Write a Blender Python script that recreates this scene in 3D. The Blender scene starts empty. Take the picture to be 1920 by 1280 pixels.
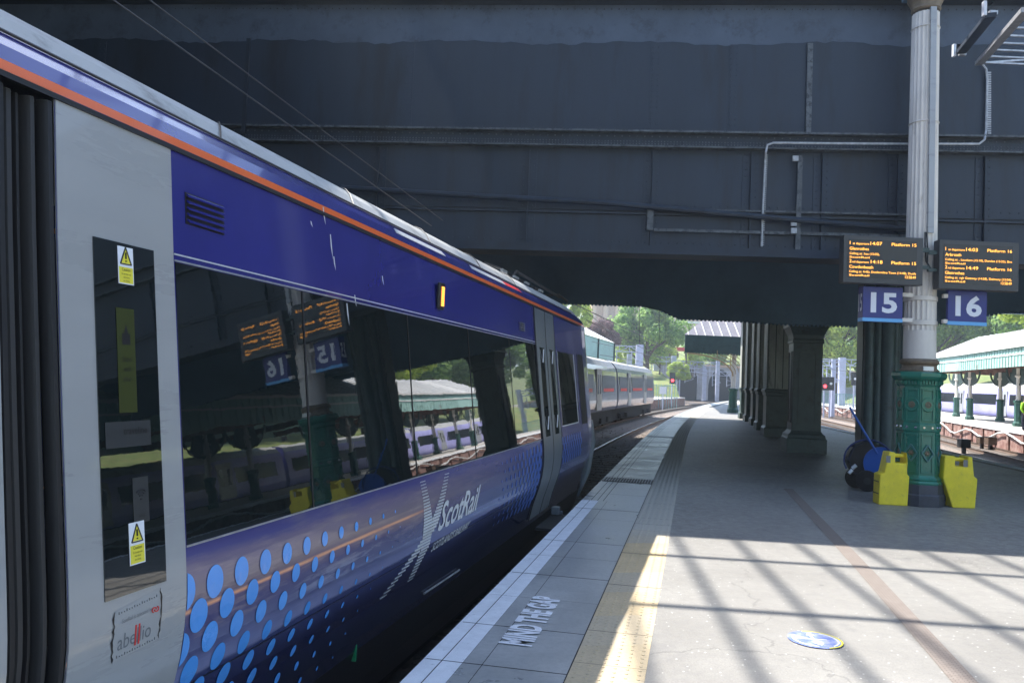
import bpy, bmesh, math, random
from mathutils import Vector, Matrix
random.seed(7)
sc = bpy.context.scene
C = sc.collection
rad = math.radians

# ------------------------------------------------------------------ camera, sky, sun, exposure
W0, H0, FPX, EYE = 1920., 1280., 1500., 1.6
ROLL, PITCH = .042, math.atan(68/1500.)
R0 = Vector((1, 0, 0)); U0 = Vector((0, -math.sin(PITCH), math.cos(PITCH))); FW = Vector((0, math.cos(PITCH), math.sin(PITCH)))
CR = R0*math.cos(ROLL) + U0*math.sin(ROLL)
CU = U0*math.cos(ROLL) - R0*math.sin(ROLL)
EP = Vector((0, 0, EYE))
cam = bpy.data.cameras.new('camera'); camo = bpy.data.objects.new('camera', cam); C.objects.link(camo)
m = Matrix((CR, CU, -FW)).transposed().to_4x4(); m.translation = EP
camo.matrix_world = m
cam.sensor_width = 36; cam.lens = 36*FPX/W0; cam.clip_start = .05; cam.clip_end = 2000
sc.camera = camo
SUN_H, SUN_E = rad(-45), rad(54)          # heading measured from +Y towards +X
w = bpy.data.worlds.new('World'); sc.world = w; w.use_nodes = True
nt = w.node_tree; bg = nt.nodes['Background']
sky = nt.nodes.new('ShaderNodeTexSky'); sky.sky_type = 'NISHITA'; sky.sun_disc = False
sky.sun_elevation = SUN_E; sky.sun_rotation = SUN_H; sky.air_density = 1.0; sky.dust_density = 1.0
nt.links.new(sky.outputs[0], bg.inputs[0]); bg.inputs[1].default_value = .15
sl = bpy.data.lights.new('sun', 'SUN'); so = bpy.data.objects.new('sun', sl); C.objects.link(so)
sl.energy = 5.0; sl.angle = rad(.53); sl.color = (1, .95, .88)
sd = Vector((math.sin(SUN_H)*math.cos(SUN_E), math.cos(SUN_H)*math.cos(SUN_E), math.sin(SUN_E)))
so.rotation_euler = sd.to_track_quat('Z', 'Y').to_euler(); so.location = (0, 0, 30)
sc.view_settings.view_transform = 'Standard'; sc.view_settings.look = 'None'
sc.view_settings.exposure = 1.45; sc.view_settings.gamma = 1
sc.cycles.max_bounces = 8; sc.cycles.diffuse_bounces = 5; sc.cycles.glossy_bounces = 4
sc.cycles.sample_clamp_indirect = 6

def rayd(x, y): return FW*FPX + CR*(x-960) - CU*(y-640)
def G(x, y, z=0):                          # ground point seen at a place of the photograph
    d = rayd(x, y); return EP + d*((z-EYE)/d.z)
def D(x, y, Y):
    d = rayd(x, y); return EP + d*(Y/d.y)

# ------------------------------------------------------------------ mesh helpers
class MB:
    def __init__(s): s.v = []; s.f = []; s.mi = []; s.cur = 0
    def add(s, vs, fs):
        n = len(s.v); s.v += [tuple(p) for p in vs]
        for f in fs: s.f.append(tuple(i+n for i in f)); s.mi.append(s.cur)
        return s
    def bx(s, o, a, b, c):                 # box from corner o with edge vectors
        o, a, b, c = map(Vector, (o, a, b, c))
        vs = [o, o+a, o+a+b, o+b, o+c, o+a+c, o+a+b+c, o+b+c]
        fs = [(3, 2, 1, 0), (4, 5, 6, 7), (0, 1, 5, 4), (1, 2, 6, 5), (2, 3, 7, 6), (3, 0, 4, 7)]
        if a.cross(b).dot(c) < 0: fs = [f[::-1] for f in fs]
        return s.add(vs, fs)
    def box(s, c, sx, sy, sz, rz=0):       # c is the centre of the bottom
        ex = Vector((math.cos(rz), math.sin(rz), 0)); ey = Vector((-math.sin(rz), math.cos(rz), 0))
        c = Vector(c)
        return s.bx(c-ex*sx/2-ey*sy/2, ex*sx, ey*sy, (0, 0, sz))
    def bar(s, p, q, w, h=None, up=(0, 0, 1)):
        h = h or w; p, q = Vector(p), Vector(q); d = (q-p); dn = d.normalized(); u = Vector(up)
        if abs(dn.dot(u)) > .95: u = Vector((0, 1, 0)) if abs(dn.y) < .9 else Vector((1, 0, 0))
        sd_ = dn.cross(u).normalized(); u = sd_.cross(dn)
        return s.bx(p-sd_*w/2-u*h/2, d, sd_*w, u*h)
    def tube(s, pts, r, n=8, cap=True):
        pts = [Vector(p) for p in pts]; rings = []; N = len(pts)
        rr = r if isinstance(r, (list, tuple)) else [r]*N
        prev = None
        for i, p in enumerate(pts):
            d = (pts[min(i+1, N-1)]-pts[max(i-1, 0)]).normalized()
            if prev is None:
                u = Vector((0, 0, 1)) if abs(d.z) < .9 else Vector((0, 1, 0))
                x = d.cross(u).normalized()
            else: x = (prev-d*prev.dot(d)).normalized()
            prev = x; y = d.cross(x)
            rings.append([p+(x*math.cos(2*math.pi*k/n)+y*math.sin(2*math.pi*k/n))*rr[i] for k in range(n)])
        vs = [q for rg in rings for q in rg]; fs = []
        for i in range(N-1):
            for k in range(n):
                a = i*n+k; b = i*n+(k+1) % n; fs.append((a, b, b+n, a+n))
        if cap: fs += [tuple(range(n))[::-1], tuple(range((N-1)*n, N*n))]
        return s.add(vs, fs)
    def lathe(s, c, prof, n=24, rot=0, sx=1, sy=1, cap=True):   # prof: [(r, z)...]
        c = Vector(c); vs = []; fs = []
        for r, z in prof:
            for k in range(n):
                a = rot+2*math.pi*k/n; vs.append((c.x+r*sx*math.cos(a), c.y+r*sy*math.sin(a), c.z+z))
        for i in range(len(prof)-1):
            for k in range(n):
                a = i*n+k; b = i*n+(k+1) % n; fs.append((a, b, b+n, a+n))
        if cap: fs += [tuple(range(n))[::-1], tuple(range((len(prof)-1)*n, len(prof)*n))]
        return s.add(vs, fs)
    def grid(s, P, flip=False):            # P[i][j] points
        n, k = len(P), len(P[0]); fs = []
        for i in range(n-1):
            for j in range(k-1):
                f = (i*k+j, (i+1)*k+j, (i+1)*k+j+1, i*k+j+1); fs.append(f[::-1] if flip else f)
        return s.add([q for r_ in P for q in r_], fs)
    def prism(s, poly, h):                 # poly: list of points, h: extrusion vector
        h = Vector(h); n = len(poly); poly = [Vector(p) for p in poly]
        nn = Vector()
        for i in range(n): nn += poly[i].cross(poly[(i+1) % n])
        fs = [tuple(range(n))[::-1], tuple(range(n, 2*n))]+[(i, (i+1) % n, n+(i+1) % n, n+i) for i in range(n)]
        if nn.dot(h) < 0: fs = [f[::-1] for f in fs]
        return s.add(poly+[p+h for p in poly], fs)
    def dome(s, c, nrm, r, h, n=6):
        c = Vector(c); nrm = Vector(nrm).normalized(); u = Vector((0, 0, 1)) if abs(nrm.z) < .9 else Vector((1, 0, 0))
        x = nrm.cross(u).normalized(); y = nrm.cross(x)
        vs = []
        for rr, hh in ((r, 0), (r*.72, h*.8)):
            for k in range(n): a = 2*math.pi*k/n; vs.append(c+(x*math.cos(a)+y*math.sin(a))*rr+nrm*hh)
        fs = [(k, (k+1) % n, n+(k+1) % n, n+k) for k in range(n)]+[tuple(range(n, 2*n))]
        if x.cross(y).dot(nrm) < 0: fs = [f[::-1] for f in fs]
        return s.add(vs, fs)

INV = {}
def link_mesh(name, mb, mat, parent=None, smooth=False, bevel=0):
    me = bpy.data.meshes.new(name); o = bpy.data.objects.new(name, me); C.objects.link(o)
    M = INV.get(parent.name) if parent else None
    vs = mb.v
    if M is not None: vs = [tuple(M @ Vector(v)) for v in vs]
    me.from_pydata(vs, [], mb.f); me.update()
    mats = mat if isinstance(mat, (list, tuple)) else [mat]
    for mm in mats: me.materials.append(mm)
    if len(mats) > 1: me.polygons.foreach_set('material_index', mb.mi)
    if smooth:
        me.polygons.foreach_set('use_smooth', [True]*len(me.polygons))
        bm = bmesh.new(); bm.from_mesh(me)
        for e in bm.edges:
            if len(e.link_faces) == 2 and e.calc_face_angle(0) > rad(38): e.smooth = False
        bm.to_mesh(me); bm.free()
    if bevel:
        b = o.modifiers.new('bevel', 'BEVEL'); b.width = bevel; b.segments = 2; b.limit_method = 'ANGLE'; b.angle_limit = rad(40)
    if parent:
        o.parent = parent; INV[o.name] = M
    return o
def thing(name, label, cat, loc=(0, 0, 0), rz=0, group=None):
    o = bpy.data.objects.new(name, None); C.objects.link(o); o.location = loc; o.rotation_euler = (0, 0, rz)
    o.empty_display_size = .2
    o['label'] = label; o['category'] = cat; o['kind'] = 'thing'
    if group: o['group'] = group
    INV[o.name] = (Matrix.Translation(loc) @ Matrix.Rotation(rz, 4, 'Z')).inverted()
    return o
def part(name, mb, mat, parent, smooth=False, bevel=0, label=None):
    o = link_mesh(name, mb, mat, parent, smooth, bevel)
    if label: o['label'] = label
    return o
def single(name, mb, mat, label, cat, group=None, smooth=False, bevel=0):
    o = link_mesh(name, mb, mat, None, smooth, bevel); o['label'] = label; o['category'] = cat; o['kind'] = 'thing'
    if group: o['group'] = group
    return o
def struct(name, mb, mat, kind='structure', smooth=False):
    o = link_mesh(name, mb, mat, None, smooth); o['kind'] = kind; return o
def dup(root, loc, rz=None, label=None, group=None):
    def cp(o, par):
        c = o.copy(); C.objects.link(c)
        if par: c.parent = par
        for ch in kids.get(o.name, []): cp(ch, c)
        return c
    kids = {}
    for o in C.objects:
        if o.parent: kids.setdefault(o.parent.name, []).append(o)
    r = cp(root, None); r.location = loc
    if rz is not None: r.rotation_euler = (0, 0, rz)
    if label: r['label'] = label
    if group: r['group'] = group
    return r

# text -> flat mesh data (x, y) centred at its left baseline, cap height ~ size
_tc = {}
def text_geo(s, bold=0., shear=0., res=3):
    key = (s, bold, shear, res)
    if key not in _tc:
        cu = bpy.data.curves.new('t', 'FONT'); cu.body = s; cu.offset = bold; cu.shear = shear; cu.resolution_u = res
        cu.size = 1/.69
        o = bpy.data.objects.new('t', cu); C.objects.link(o)
        bpy.context.view_layer.update()
        me = bpy.data.meshes.new_from_object(o)
        vs = [tuple(v.co[:2]) for v in me.vertices]; fs = [tuple(p.vertices) for p in me.polygons]
        bpy.data.objects.remove(o); bpy.data.meshes.remove(me); bpy.data.curves.remove(cu)
        _tc[key] = (vs, fs)
    return _tc[key]
def put_text(mb, s, fn, size, width=None, align='l', bold=0., shear=0., xs=1.):
    vs, fs = text_geo(s, bold, shear)
    if not vs: return
    x0 = min(v[0] for v in vs); x1 = max(v[0] for v in vs); L = (x1-x0)*size*xs
    k = xs if width is None else width/((x1-x0)*size)
    if width: L = width
    off = {'l': 0, 'c': -L/2, 'r': -L}[align]
    mb.add([fn((v[0]-x0)*size*k+off, v[1]*size) for v in vs], fs)

# ------------------------------------------------------------------ materials
def mat(name, col, rough=.6, metal=0., ior=1.45, bump=0., bscale=20., var=0., vscale=3., emit=0., coat=0., dirt=None, dscale=4., dthr=.6, stretch=(1, 1, 1), spec=None):
    m = bpy.data.materials.new(name); m.use_nodes = True; n = m.node_tree; b = n.nodes['Principled BSDF']
    col = tuple(col)+(1,) if len(col) == 3 else col
    b.inputs['Base Color'].default_value = col; b.inputs['Roughness'].default_value = rough
    b.inputs['Metallic'].default_value = metal; b.inputs['IOR'].default_value = ior
    if coat: b.inputs['Coat Weight'].default_value = coat; b.inputs['Coat Roughness'].default_value = .05
    if emit: b.inputs['Emission Color'].default_value = col; b.inputs['Emission Strength'].default_value = emit
    if bump or var or dirt:
        tc = n.nodes.new('ShaderNodeTexCoord'); mp = n.nodes.new('ShaderNodeMapping'); mp.inputs['Scale'].default_value = stretch
        n.links.new(tc.outputs['Object'], mp.inputs[0])
    if var or dirt:
        nz = n.nodes.new('ShaderNodeTexNoise'); nz.inputs['Scale'].default_value = vscale; nz.inputs['Detail'].default_value = 6
        nz.inputs['Roughness'].default_value = .65
        n.links.new(mp.outputs[0], nz.inputs['Vector'])
        mr = n.nodes.new('ShaderNodeMapRange'); mr.inputs[1].default_value = .3; mr.inputs[2].default_value = .7
        mr.inputs[3].default_value = 1-var; mr.inputs[4].default_value = 1+var
        n.links.new(nz.outputs[0], mr.inputs[0])
        hs = n.nodes.new('ShaderNodeVectorMath'); hs.operation = 'SCALE'; hs.inputs[0].default_value = col[:3]
        n.links.new(mr.outputs[0], hs.inputs['Scale'])
        out = hs.outputs[0]
        if dirt:
            n2 = n.nodes.new('ShaderNodeTexNoise'); n2.inputs['Scale'].default_value = dscale; n2.inputs['Detail'].default_value = 8
            n2.inputs['Roughness'].default_value = .7
            n.links.new(mp.outputs[0], n2.inputs['Vector'])
            r2 = n.nodes.new('ShaderNodeMapRange'); r2.inputs[1].default_value = dthr-.08; r2.inputs[2].default_value = dthr+.08
            n.links.new(n2.outputs[0], r2.inputs[0])
            mx = n.nodes.new('ShaderNodeMix'); mx.data_type = 'RGBA'; mx.inputs[7].default_value = tuple(dirt)+(1,)
            n.links.new(r2.outputs[0], mx.inputs[0]); n.links.new(out, mx.inputs[6]); out = mx.outputs[2]
        n.links.new(out, b.inputs['Base Color'])
        rr = n.nodes.new('ShaderNodeMapRange'); rr.inputs[3].default_value = max(0, rough-.08); rr.inputs[4].default_value = min(1, rough+.1)
        if rough > .12: n.links.new(nz.outputs[0], rr.inputs[0]); n.links.new(rr.outputs[0], b.inputs['Roughness'])
    if bump:
        nb = n.nodes.new('ShaderNodeTexNoise'); nb.inputs['Scale'].default_value = bscale; nb.inputs['Detail'].default_value = 5
        n.links.new(mp.outputs[0], nb.inputs['Vector'])
        bp = n.nodes.new('ShaderNodeBump'); bp.inputs['Strength'].default_value = bump; bp.inputs['Distance'].default_value = .02
        n.links.new(nb.outputs[0], bp.inputs['Height']); n.links.new(bp.outputs[0], b.inputs['Normal'])
    return m
M = {}
M['girder'] = mat('bridge_paint', (.017, .028, .047), .5, var=.22, vscale=.9, bump=.12, bscale=9, dirt=(.012, .017, .026), dscale=1.6, dthr=.58, stretch=(1, 1, .16))
M['girder_pale'] = mat('bridge_paint_pale', (.06, .082, .12), .55, var=.2, vscale=1.2, bump=.1, dirt=(.035, .045, .065), dscale=2.5, dthr=.6)
M['girder_edge'] = mat('worn_steel', (.11, .125, .14), .5, var=.4, vscale=6, dirt=(.03, .036, .045), dscale=12, dthr=.52)
M['soffit'] = mat('bridge_soffit', (.09, .165, .25), .8, var=.25, vscale=.6)
M['dark_brown'] = mat('dark_brown_matt', (.03, .026, .022), .85, var=.3, vscale=1)  # one very dark brown for the side wall and the train doorway
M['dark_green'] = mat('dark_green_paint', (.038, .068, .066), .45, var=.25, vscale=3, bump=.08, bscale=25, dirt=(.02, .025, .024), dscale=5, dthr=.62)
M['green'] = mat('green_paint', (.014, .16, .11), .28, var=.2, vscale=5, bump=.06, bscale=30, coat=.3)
M['green2'] = mat('green_paint_far', (.03, .10, .08), .4, var=.2)
M['plinth'] = mat('plinth_paint', (.045, .05, .07), .4, var=.3, vscale=6, bump=.08)
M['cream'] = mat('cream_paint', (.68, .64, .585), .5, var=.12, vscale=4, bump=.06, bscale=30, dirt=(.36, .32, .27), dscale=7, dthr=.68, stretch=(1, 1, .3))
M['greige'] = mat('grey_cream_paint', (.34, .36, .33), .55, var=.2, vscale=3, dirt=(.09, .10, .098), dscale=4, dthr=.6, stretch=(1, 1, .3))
M['gold'] = mat('gold_paint', (.34, .24, .12), .4, var=.3, vscale=20)
M['gold_dull'] = mat('gold_dull', (.17, .13, .085), .5, var=.3, vscale=15)
M['studs'] = mat('stud_metal', (.6, .6, .6), .25, 1.)
M['steel'] = mat('galvanised', (.42, .43, .45), .45, .6, var=.25, vscale=12)
M['conduit'] = mat('pale_conduit', (.42, .44, .47), .5, var=.3, vscale=15)
M['ocs'] = mat('lattice_steel', (.40, .43, .56), .5, var=.15, vscale=2)
M['black'] = mat('black_plastic', (.012, .012, .014), .4)
M['rubber'] = mat('rubber', (.013, .013, .015), .55, bump=.05)
M['rubber2'] = mat('rubber_grey', (.032, .032, .034), .5)
M['glass'] = mat('tinted_glass', (.006, .010, .011), .015, ior=2.15, bump=.022, bscale=2.6, stretch=(1, 1, 1))
M['glass2'] = mat('train_glass', (.01, .012, .014), .06, ior=1.6)
M['blue'] = mat('livery_blue', (.024, .026, .20), .22, coat=.6, var=.12, vscale=1.5, bump=.02, bscale=1.2)
M['orange'] = mat('livery_orange', (.75, .14, .025), .35, coat=.3)
M['tgrey'] = mat('livery_grey', (.33, .34, .35), .28, coat=.5, var=.05, vscale=2, dirt=(.27, .27, .28), dscale=6, dthr=.72, stretch=(1, .4, 3))
M['tgrey_dark'] = mat('door_grey', (.13, .15, .17), .3, coat=.3, var=.1)
M['roof'] = mat('train_roof', (.40, .405, .40), .6, metal=.0, var=.12, vscale=1.2, bump=.1, bscale=1., dirt=(.21, .21, .20), dscale=3, dthr=.60)
M['dot'] = mat('dot_blue', (.08, .33, .85), .25, coat=.4, var=.08)
M['dot2'] = mat('dot_blue_pale', (.045, .12, .42), .3)
M['matt_black'] = mat('underframe_grime', (.018, .016, .015), .95)
M['white'] = mat('white_vinyl', (.62, .64, .68), .35)
M['bright'] = mat('bright_strip', (.7, .72, .74), .3, .3)
M['navy_sign'] = mat('sign_navy', (.020, .028, .20), .35, var=.08)
M['sign_white'] = mat('sign_white', (.75, .78, .85), .4)
M['sign_cyan'] = mat('sign_light_blue', (.13, .42, .78), .4)
M['board'] = mat('board_case', (.05, .052, .054), .45)
M['board_face'] = mat('board_face', (.028, .026, .024), .3)
M['amber'] = mat('amber_led', (1., .42, .06), .5, emit=1.1)
M['yellow'] = mat('yellow_plastic', (.82, .66, .03), .4, var=.12, vscale=6, bump=.05, dirt=(.55, .43, .05), dscale=14, dthr=.66)
M['label_yellow'] = mat('label_yellow', (.75, .68, .06), .4)
M['label_dim'] = mat('label_behind_glass', (.035, .045, .006), .4)
M['blue_plastic'] = mat('blue_plastic', (.02, .12, .5), .35)
M['wheel'] = mat('tyre', (.015, .015, .016), .8)
M['red'] = mat('red_paint', (.6, .03, .03), .5)
M['red_lamp'] = mat('red_lamp', (1., .03, .04), .5, emit=4)
M['amber_lamp'] = mat('amber_lamp', (1., .30, .04), .5, emit=1.6)
M['rail'] = mat('rail_side', (.10, .065, .045), .8, var=.3)
M['railtop'] = mat('rail_head', (.55, .55, .56), .22, 1.)
M['sleeper'] = mat('sleeper', (.20, .18, .16), .9, var=.3)
M['brick'] = mat('platform_brick', (.22, .115, .095), .9, var=.35, vscale=3, dirt=(.30, .22, .19), dscale=3, dthr=.55)
M['coping_white'] = mat('coping_white', (.80, .81, .83), .6, var=.1, vscale=8, dirt=(.36, .37, .39), dscale=18, dthr=.67)
M['plat_b'] = mat('pale_concrete', (.50, .47, .43), .85, var=.12)  # even pale concrete for the far and island platforms
M['roof_white'] = mat('canopy_roof', (.66, .66, .64), .6, var=.08, vscale=.6)
M['teal'] = mat('canopy_teal', (.34, .54, .49), .6, var=.12, vscale=2)
M['hose'] = mat('white_hose', (.6, .6, .58), .6)
M['bark'] = mat('bark', (.08, .06, .045), .9, var=.3)
M['hivis'] = mat('hi_vis', (.35, .75, .03), .6)
M['skin'] = mat('skin', (.45, .27, .2), .6)
M['navycloth'] = mat('navy_cloth', (.02, .025, .05), .9)
M['hair'] = mat('hair', (.03, .02, .015), .8)
M['stone'] = mat('gallery_stone', (.55, .38, .28), .85, var=.15, vscale=.5)
M['stone_dark'] = mat('tunnel_stone', (.32, .32, .35), .9, var=.25, vscale=.8)
M['tunnel_shade'] = mat('painted_tunnel_dark', (.01, .01, .012), .95)
M['fence'] = mat('fence_teal', (.16, .30, .30), .6)
def leafmat(name, c1, c2):
    m = bpy.data.materials.new(name); m.use_nodes = True; n = m.node_tree; b = n.nodes['Principled BSDF']
    g = n.nodes.new('ShaderNodeNewGeometry'); cr = n.nodes.new('ShaderNodeValToRGB')
    cr.color_ramp.elements[0].color = c1+(1,); cr.color_ramp.elements[1].color = c2+(1,)
    n.links.new(g.outputs['Random Per Island'], cr.inputs[0]); n.links.new(cr.outputs[0], b.inputs['Base Color'])
    b.inputs['Roughness'].default_value = .7
    tl = n.nodes.new('ShaderNodeBsdfTranslucent'); ms = n.nodes.new('ShaderNodeMixShader'); ms.inputs[0].default_value = .45
    n.links.new(cr.outputs[0], tl.inputs[0]); n.links.new(b.outputs[0], ms.inputs[1]); n.links.new(tl.outputs[0], ms.inputs[2])
    n.links.new(ms.outputs[0], n.nodes['Material Output'].inputs[0])
    return m
M['leaf'] = leafmat('leaf_green', (.09, .20, .04), (.34, .52, .12))
M['leaf2'] = leafmat('leaf_yellowgreen', (.20, .31, .04), (.60, .72, .14))
M['leaf3'] = leafmat('leaf_purple', (.09, .05, .06), (.30, .20, .20))
M['grass'] = mat('grass', (.14, .19, .05), .95, var=.5, vscale=1.1, bump=1., bscale=4, dirt=(.22, .20, .08), dscale=.7, dthr=.55)

def nodes(name):
    m = bpy.data.materials.new(name); m.use_nodes = True
    return m, m.node_tree, m.node_tree.nodes['Principled BSDF'], m.node_tree.nodes, m.node_tree.links
def noise(N, L, vec, scale, detail=5, rough=.6):
    z = N.new('ShaderNodeTexNoise'); z.inputs['Scale'].default_value = scale; z.inputs['Detail'].default_value = detail
    z.inputs['Roughness'].default_value = rough; L.new(vec, z.inputs['Vector']); return z.outputs[0]
def ramp(N, L, val, a, b, c=0., d=1.):
    z = N.new('ShaderNodeMapRange'); z.inputs[1].default_value = a; z.inputs[2].default_value = b
    z.inputs[3].default_value = c; z.inputs[4].default_value = d; L.new(val, z.inputs[0]); return z.outputs[0]
def mix(N, L, f, a, b):
    z = N.new('ShaderNodeMix'); z.data_type = 'RGBA'
    for s, i in ((f, 0), (a, 6), (b, 7)):
        if isinstance(s, tuple): z.inputs[i].default_value = s+(1,)
        elif isinstance(s, (int, float)): z.inputs[i].default_value = s
        else: L.new(s, z.inputs[i])
    return z.outputs[2]
def mth(N, L, op, a, b=None):
    z = N.new('ShaderNodeMath'); z.operation = op
    for s, i in ((a, 0), (b, 1)):
        if s is None: continue
        if isinstance(s, (int, float)): z.inputs[i].default_value = s
        else: L.new(s, z.inputs[i])
    return z.outputs[0]
def bumpn(N, L, B, h, st, dist=.01):
    z = N.new('ShaderNodeBump'); z.inputs['Strength'].default_value = st; z.inputs['Distance'].default_value = dist
    L.new(h, z.inputs['Height']); L.new(z.outputs[0], B.inputs['Normal'])

# asphalt with pale flecks
m, T_, B, N, L = nodes('platform_asphalt'); tc = N.new('ShaderNodeTexCoord').outputs['Object']
n1 = noise(N, L, tc, .7, 6); n2 = noise(N, L, tc, 9, 6, .7); n3 = noise(N, L, tc, 90, 3)
base = mix(N, L, ramp(N, L, n1, .35, .65), (.255, .245, .225), (.33, .32, .295))
base = mix(N, L, ramp(N, L, n2, .35, .7, 0, .45), base, (.15, .145, .14))
base = mix(N, L, ramp(N, L, n3, .4, .7, 0, .35), base, (.12, .12, .12))
vo = N.new('ShaderNodeTexVoronoi'); vo.inputs['Scale'].default_value = 24; L.new(tc, vo.inputs['Vector'])
vs_ = N.new('ShaderNodeSeparateColor'); L.new(vo.outputs['Color'], vs_.inputs[0])
fl = mth(N, L, 'MULTIPLY', mth(N, L, 'LESS_THAN', vo.outputs['Distance'], .14), mth(N, L, 'GREATER_THAN', vs_.outputs[0], .74))
base = mix(N, L, fl, base, (.62, .61, .58))
v2 = N.new('ShaderNodeTexVoronoi'); v2.inputs['Scale'].default_value = 1.9; L.new(tc, v2.inputs['Vector'])
s2_ = N.new('ShaderNodeSeparateColor'); L.new(v2.outputs['Color'], s2_.inputs[0])
gum = mth(N, L, 'MULTIPLY', mth(N, L, 'LESS_THAN', v2.outputs['Distance'], .045), mth(N, L, 'GREATER_THAN', s2_.outputs[1], .45))
base = mix(N, L, mth(N, L, 'MULTIPLY', gum, .6), base, (.08, .08, .08))
n4 = noise(N, L, tc, .28, 8, .75)
base = mix(N, L, ramp(N, L, n4, .52, .60, 0, .28), base, (.13, .13, .135))
v3 = N.new('ShaderNodeTexVoronoi'); v3.feature = 'DISTANCE_TO_EDGE'; v3.inputs['Scale'].default_value = .33
wv = N.new('ShaderNodeVectorMath'); wv.operation = 'ADD'; L.new(tc, wv.inputs[0])
nc = N.new('ShaderNodeTexNoise'); nc.inputs['Scale'].default_value = 1.7; nc.inputs['Detail'].default_value = 6; L.new(tc, nc.inputs['Vector']); L.new(nc.outputs['Color'], wv.inputs[1])
L.new(wv.outputs[0], v3.inputs['Vector'])
base = mix(N, L, mth(N, L, 'MULTIPLY', mth(N, L, 'LESS_THAN', v3.outputs['Distance'], .0025), .30), base, (.07, .07, .07))
L.new(base, B.inputs['Base Color']); L.new(ramp(N, L, n2, .3, .7, .38, .62), B.inputs['Roughness']); bumpn(N, L, B, n3, .35, .006)
M['asphalt'] = m
# coping slabs
m, T_, B, N, L = nodes('coping_slabs'); tc = N.new('ShaderNodeTexCoord').outputs['Object']
n1 = noise(N, L, tc, 1.3, 6); n2 = noise(N, L, tc, 26, 5, .7)
base = mix(N, L, ramp(N, L, n1, .35, .65), (.33, .335, .32), (.46, .46, .44))
base = mix(N, L, ramp(N, L, n2, .45, .75, 0, .4), base, (.20, .205, .21))
L.new(base, B.inputs['Base Color']); L.new(ramp(N, L, n1, .3, .7, .24, .42), B.inputs['Roughness']); bumpn(N, L, B, n2, .25, .004)
M['slab'] = m
# tactile paving: buff near the camera, worn grey blocks between
m, T_, B, N, L = nodes('tactile_buff'); tc = N.new('ShaderNodeTexCoord').outputs['Object']
sp = N.new('ShaderNodeSeparateXYZ'); L.new(tc, sp.inputs[0])
n1 = noise(N, L, tc, 2.2, 5); n2 = noise(N, L, tc, 40, 5, .7)
yb = mth(N, L, 'FLOOR', mth(N, L, 'MULTIPLY', mth(N, L, 'ADD', mth(N, L, 'MULTIPLY', sp.outputs[1], 1.), mth(N, L, 'MULTIPLY', sp.outputs[0], -.2)), 1.66))
wn = N.new('ShaderNodeTexWhiteNoise'); wn.noise_dimensions = '1D'; L.new(yb, wn.inputs['W'])
buff = mix(N, L, ramp(N, L, n1, .35, .65), (.50, .385, .215), (.62, .475, .27))
buff = mix(N, L, ramp(N, L, wn.outputs[0], .45, .75, 0, .75), buff, (.43, .39, .31))
buff = mix(N, L, ramp(N, L, sp.outputs[1], 8.4, 8.9), buff, (.44, .42, .36))
buff = mix(N, L, ramp(N, L, n2, .45, .75, 0, .45), buff, (.22, .20, .17))
L.new(buff, B.inputs['Base Color']); B.inputs['Roughness'].default_value = .7; bumpn(N, L, B, n2, .25, .004)
M['tactile'] = m
# drain channel bricks
m, T_, B, N, L = nodes('drain_channel'); tc = N.new('ShaderNodeTexCoord').outputs['UV']
br = N.new('ShaderNodeTexBrick'); L.new(tc, br.inputs['Vector']); br.inputs['Scale'].default_value = 1
br.inputs['Brick Width'].default_value = .05; br.inputs['Row Height'].default_value = .016; br.inputs['Mortar Size'].default_value = .003
br.inputs['Color1'].default_value = (.21, .175, .15, 1); br.inputs['Color2'].default_value = (.26, .225, .195, 1); br.inputs['Mortar'].default_value = (.12, .10, .09, 1)
L.new(br.outputs[0], B.inputs['Base Color']); B.inputs['Roughness'].default_value = .8
M['drain'] = m
# ballast
m, T_, B, N, L = nodes('ballast'); tc = N.new('ShaderNodeTexCoord').outputs['Object']
vo = N.new('ShaderNodeTexVoronoi'); vo.inputs['Scale'].default_value = 16; L.new(tc, vo.inputs['Vector'])
vs_ = N.new('ShaderNodeSeparateColor'); L.new(vo.outputs['Color'], vs_.inputs[0])
base = mix(N, L, vs_.outputs[0], (.10, .08, .07), (.30, .25, .21)); n1 = noise(N, L, tc, .5, 4)
base = mix(N, L, ramp(N, L, n1, .4, .65, 0, .5), base, (.20, .13, .09))
L.new(base, B.inputs['Base Color']); B.inputs['Roughness'].default_value = .9
bumpn(N, L, B, vo.outputs['Distance'], -1., .04)
M['ballast'] = m
# livery picture on the lower side of the near train (printed sunset clouds); object space: y along, z up
m, T_, B, N, L = nodes('livery_sunset'); tcn = N.new('ShaderNodeTexCoord').outputs['Object']
sp = N.new('ShaderNodeSeparateXYZ'); L.new(tcn, sp.inputs[0])
z = mth(N, L, 'SUBTRACT', sp.outputs[2], .915); Y = mth(N, L, 'ADD', sp.outputs[1], 4.)
mp = N.new('ShaderNodeMapping'); mp.inputs['Scale'].default_value = (1, 1.1, 16); L.new(tcn, mp.inputs[0])
mp2 = N.new('ShaderNodeMapping'); mp2.inputs['Scale'].default_value = (1, 2.6, 26); mp2.inputs['Rotation'].default_value = (-.03, 0, 0); L.new(tcn, mp2.inputs[0])
s1 = noise(N, L, mp.outputs[0], 1., 5, .6); s2 = noise(N, L, mp2.outputs[0], 1., 6, .65)
warp = mth(N, L, 'ADD', z, mth(N, L, 'MULTIPLY', mth(N, L, 'SUBTRACT', s1, .5), .10))
cr = N.new('ShaderNodeValToRGB'); L.new(warp, cr.inputs[0]); e = cr.color_ramp.elements
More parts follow.
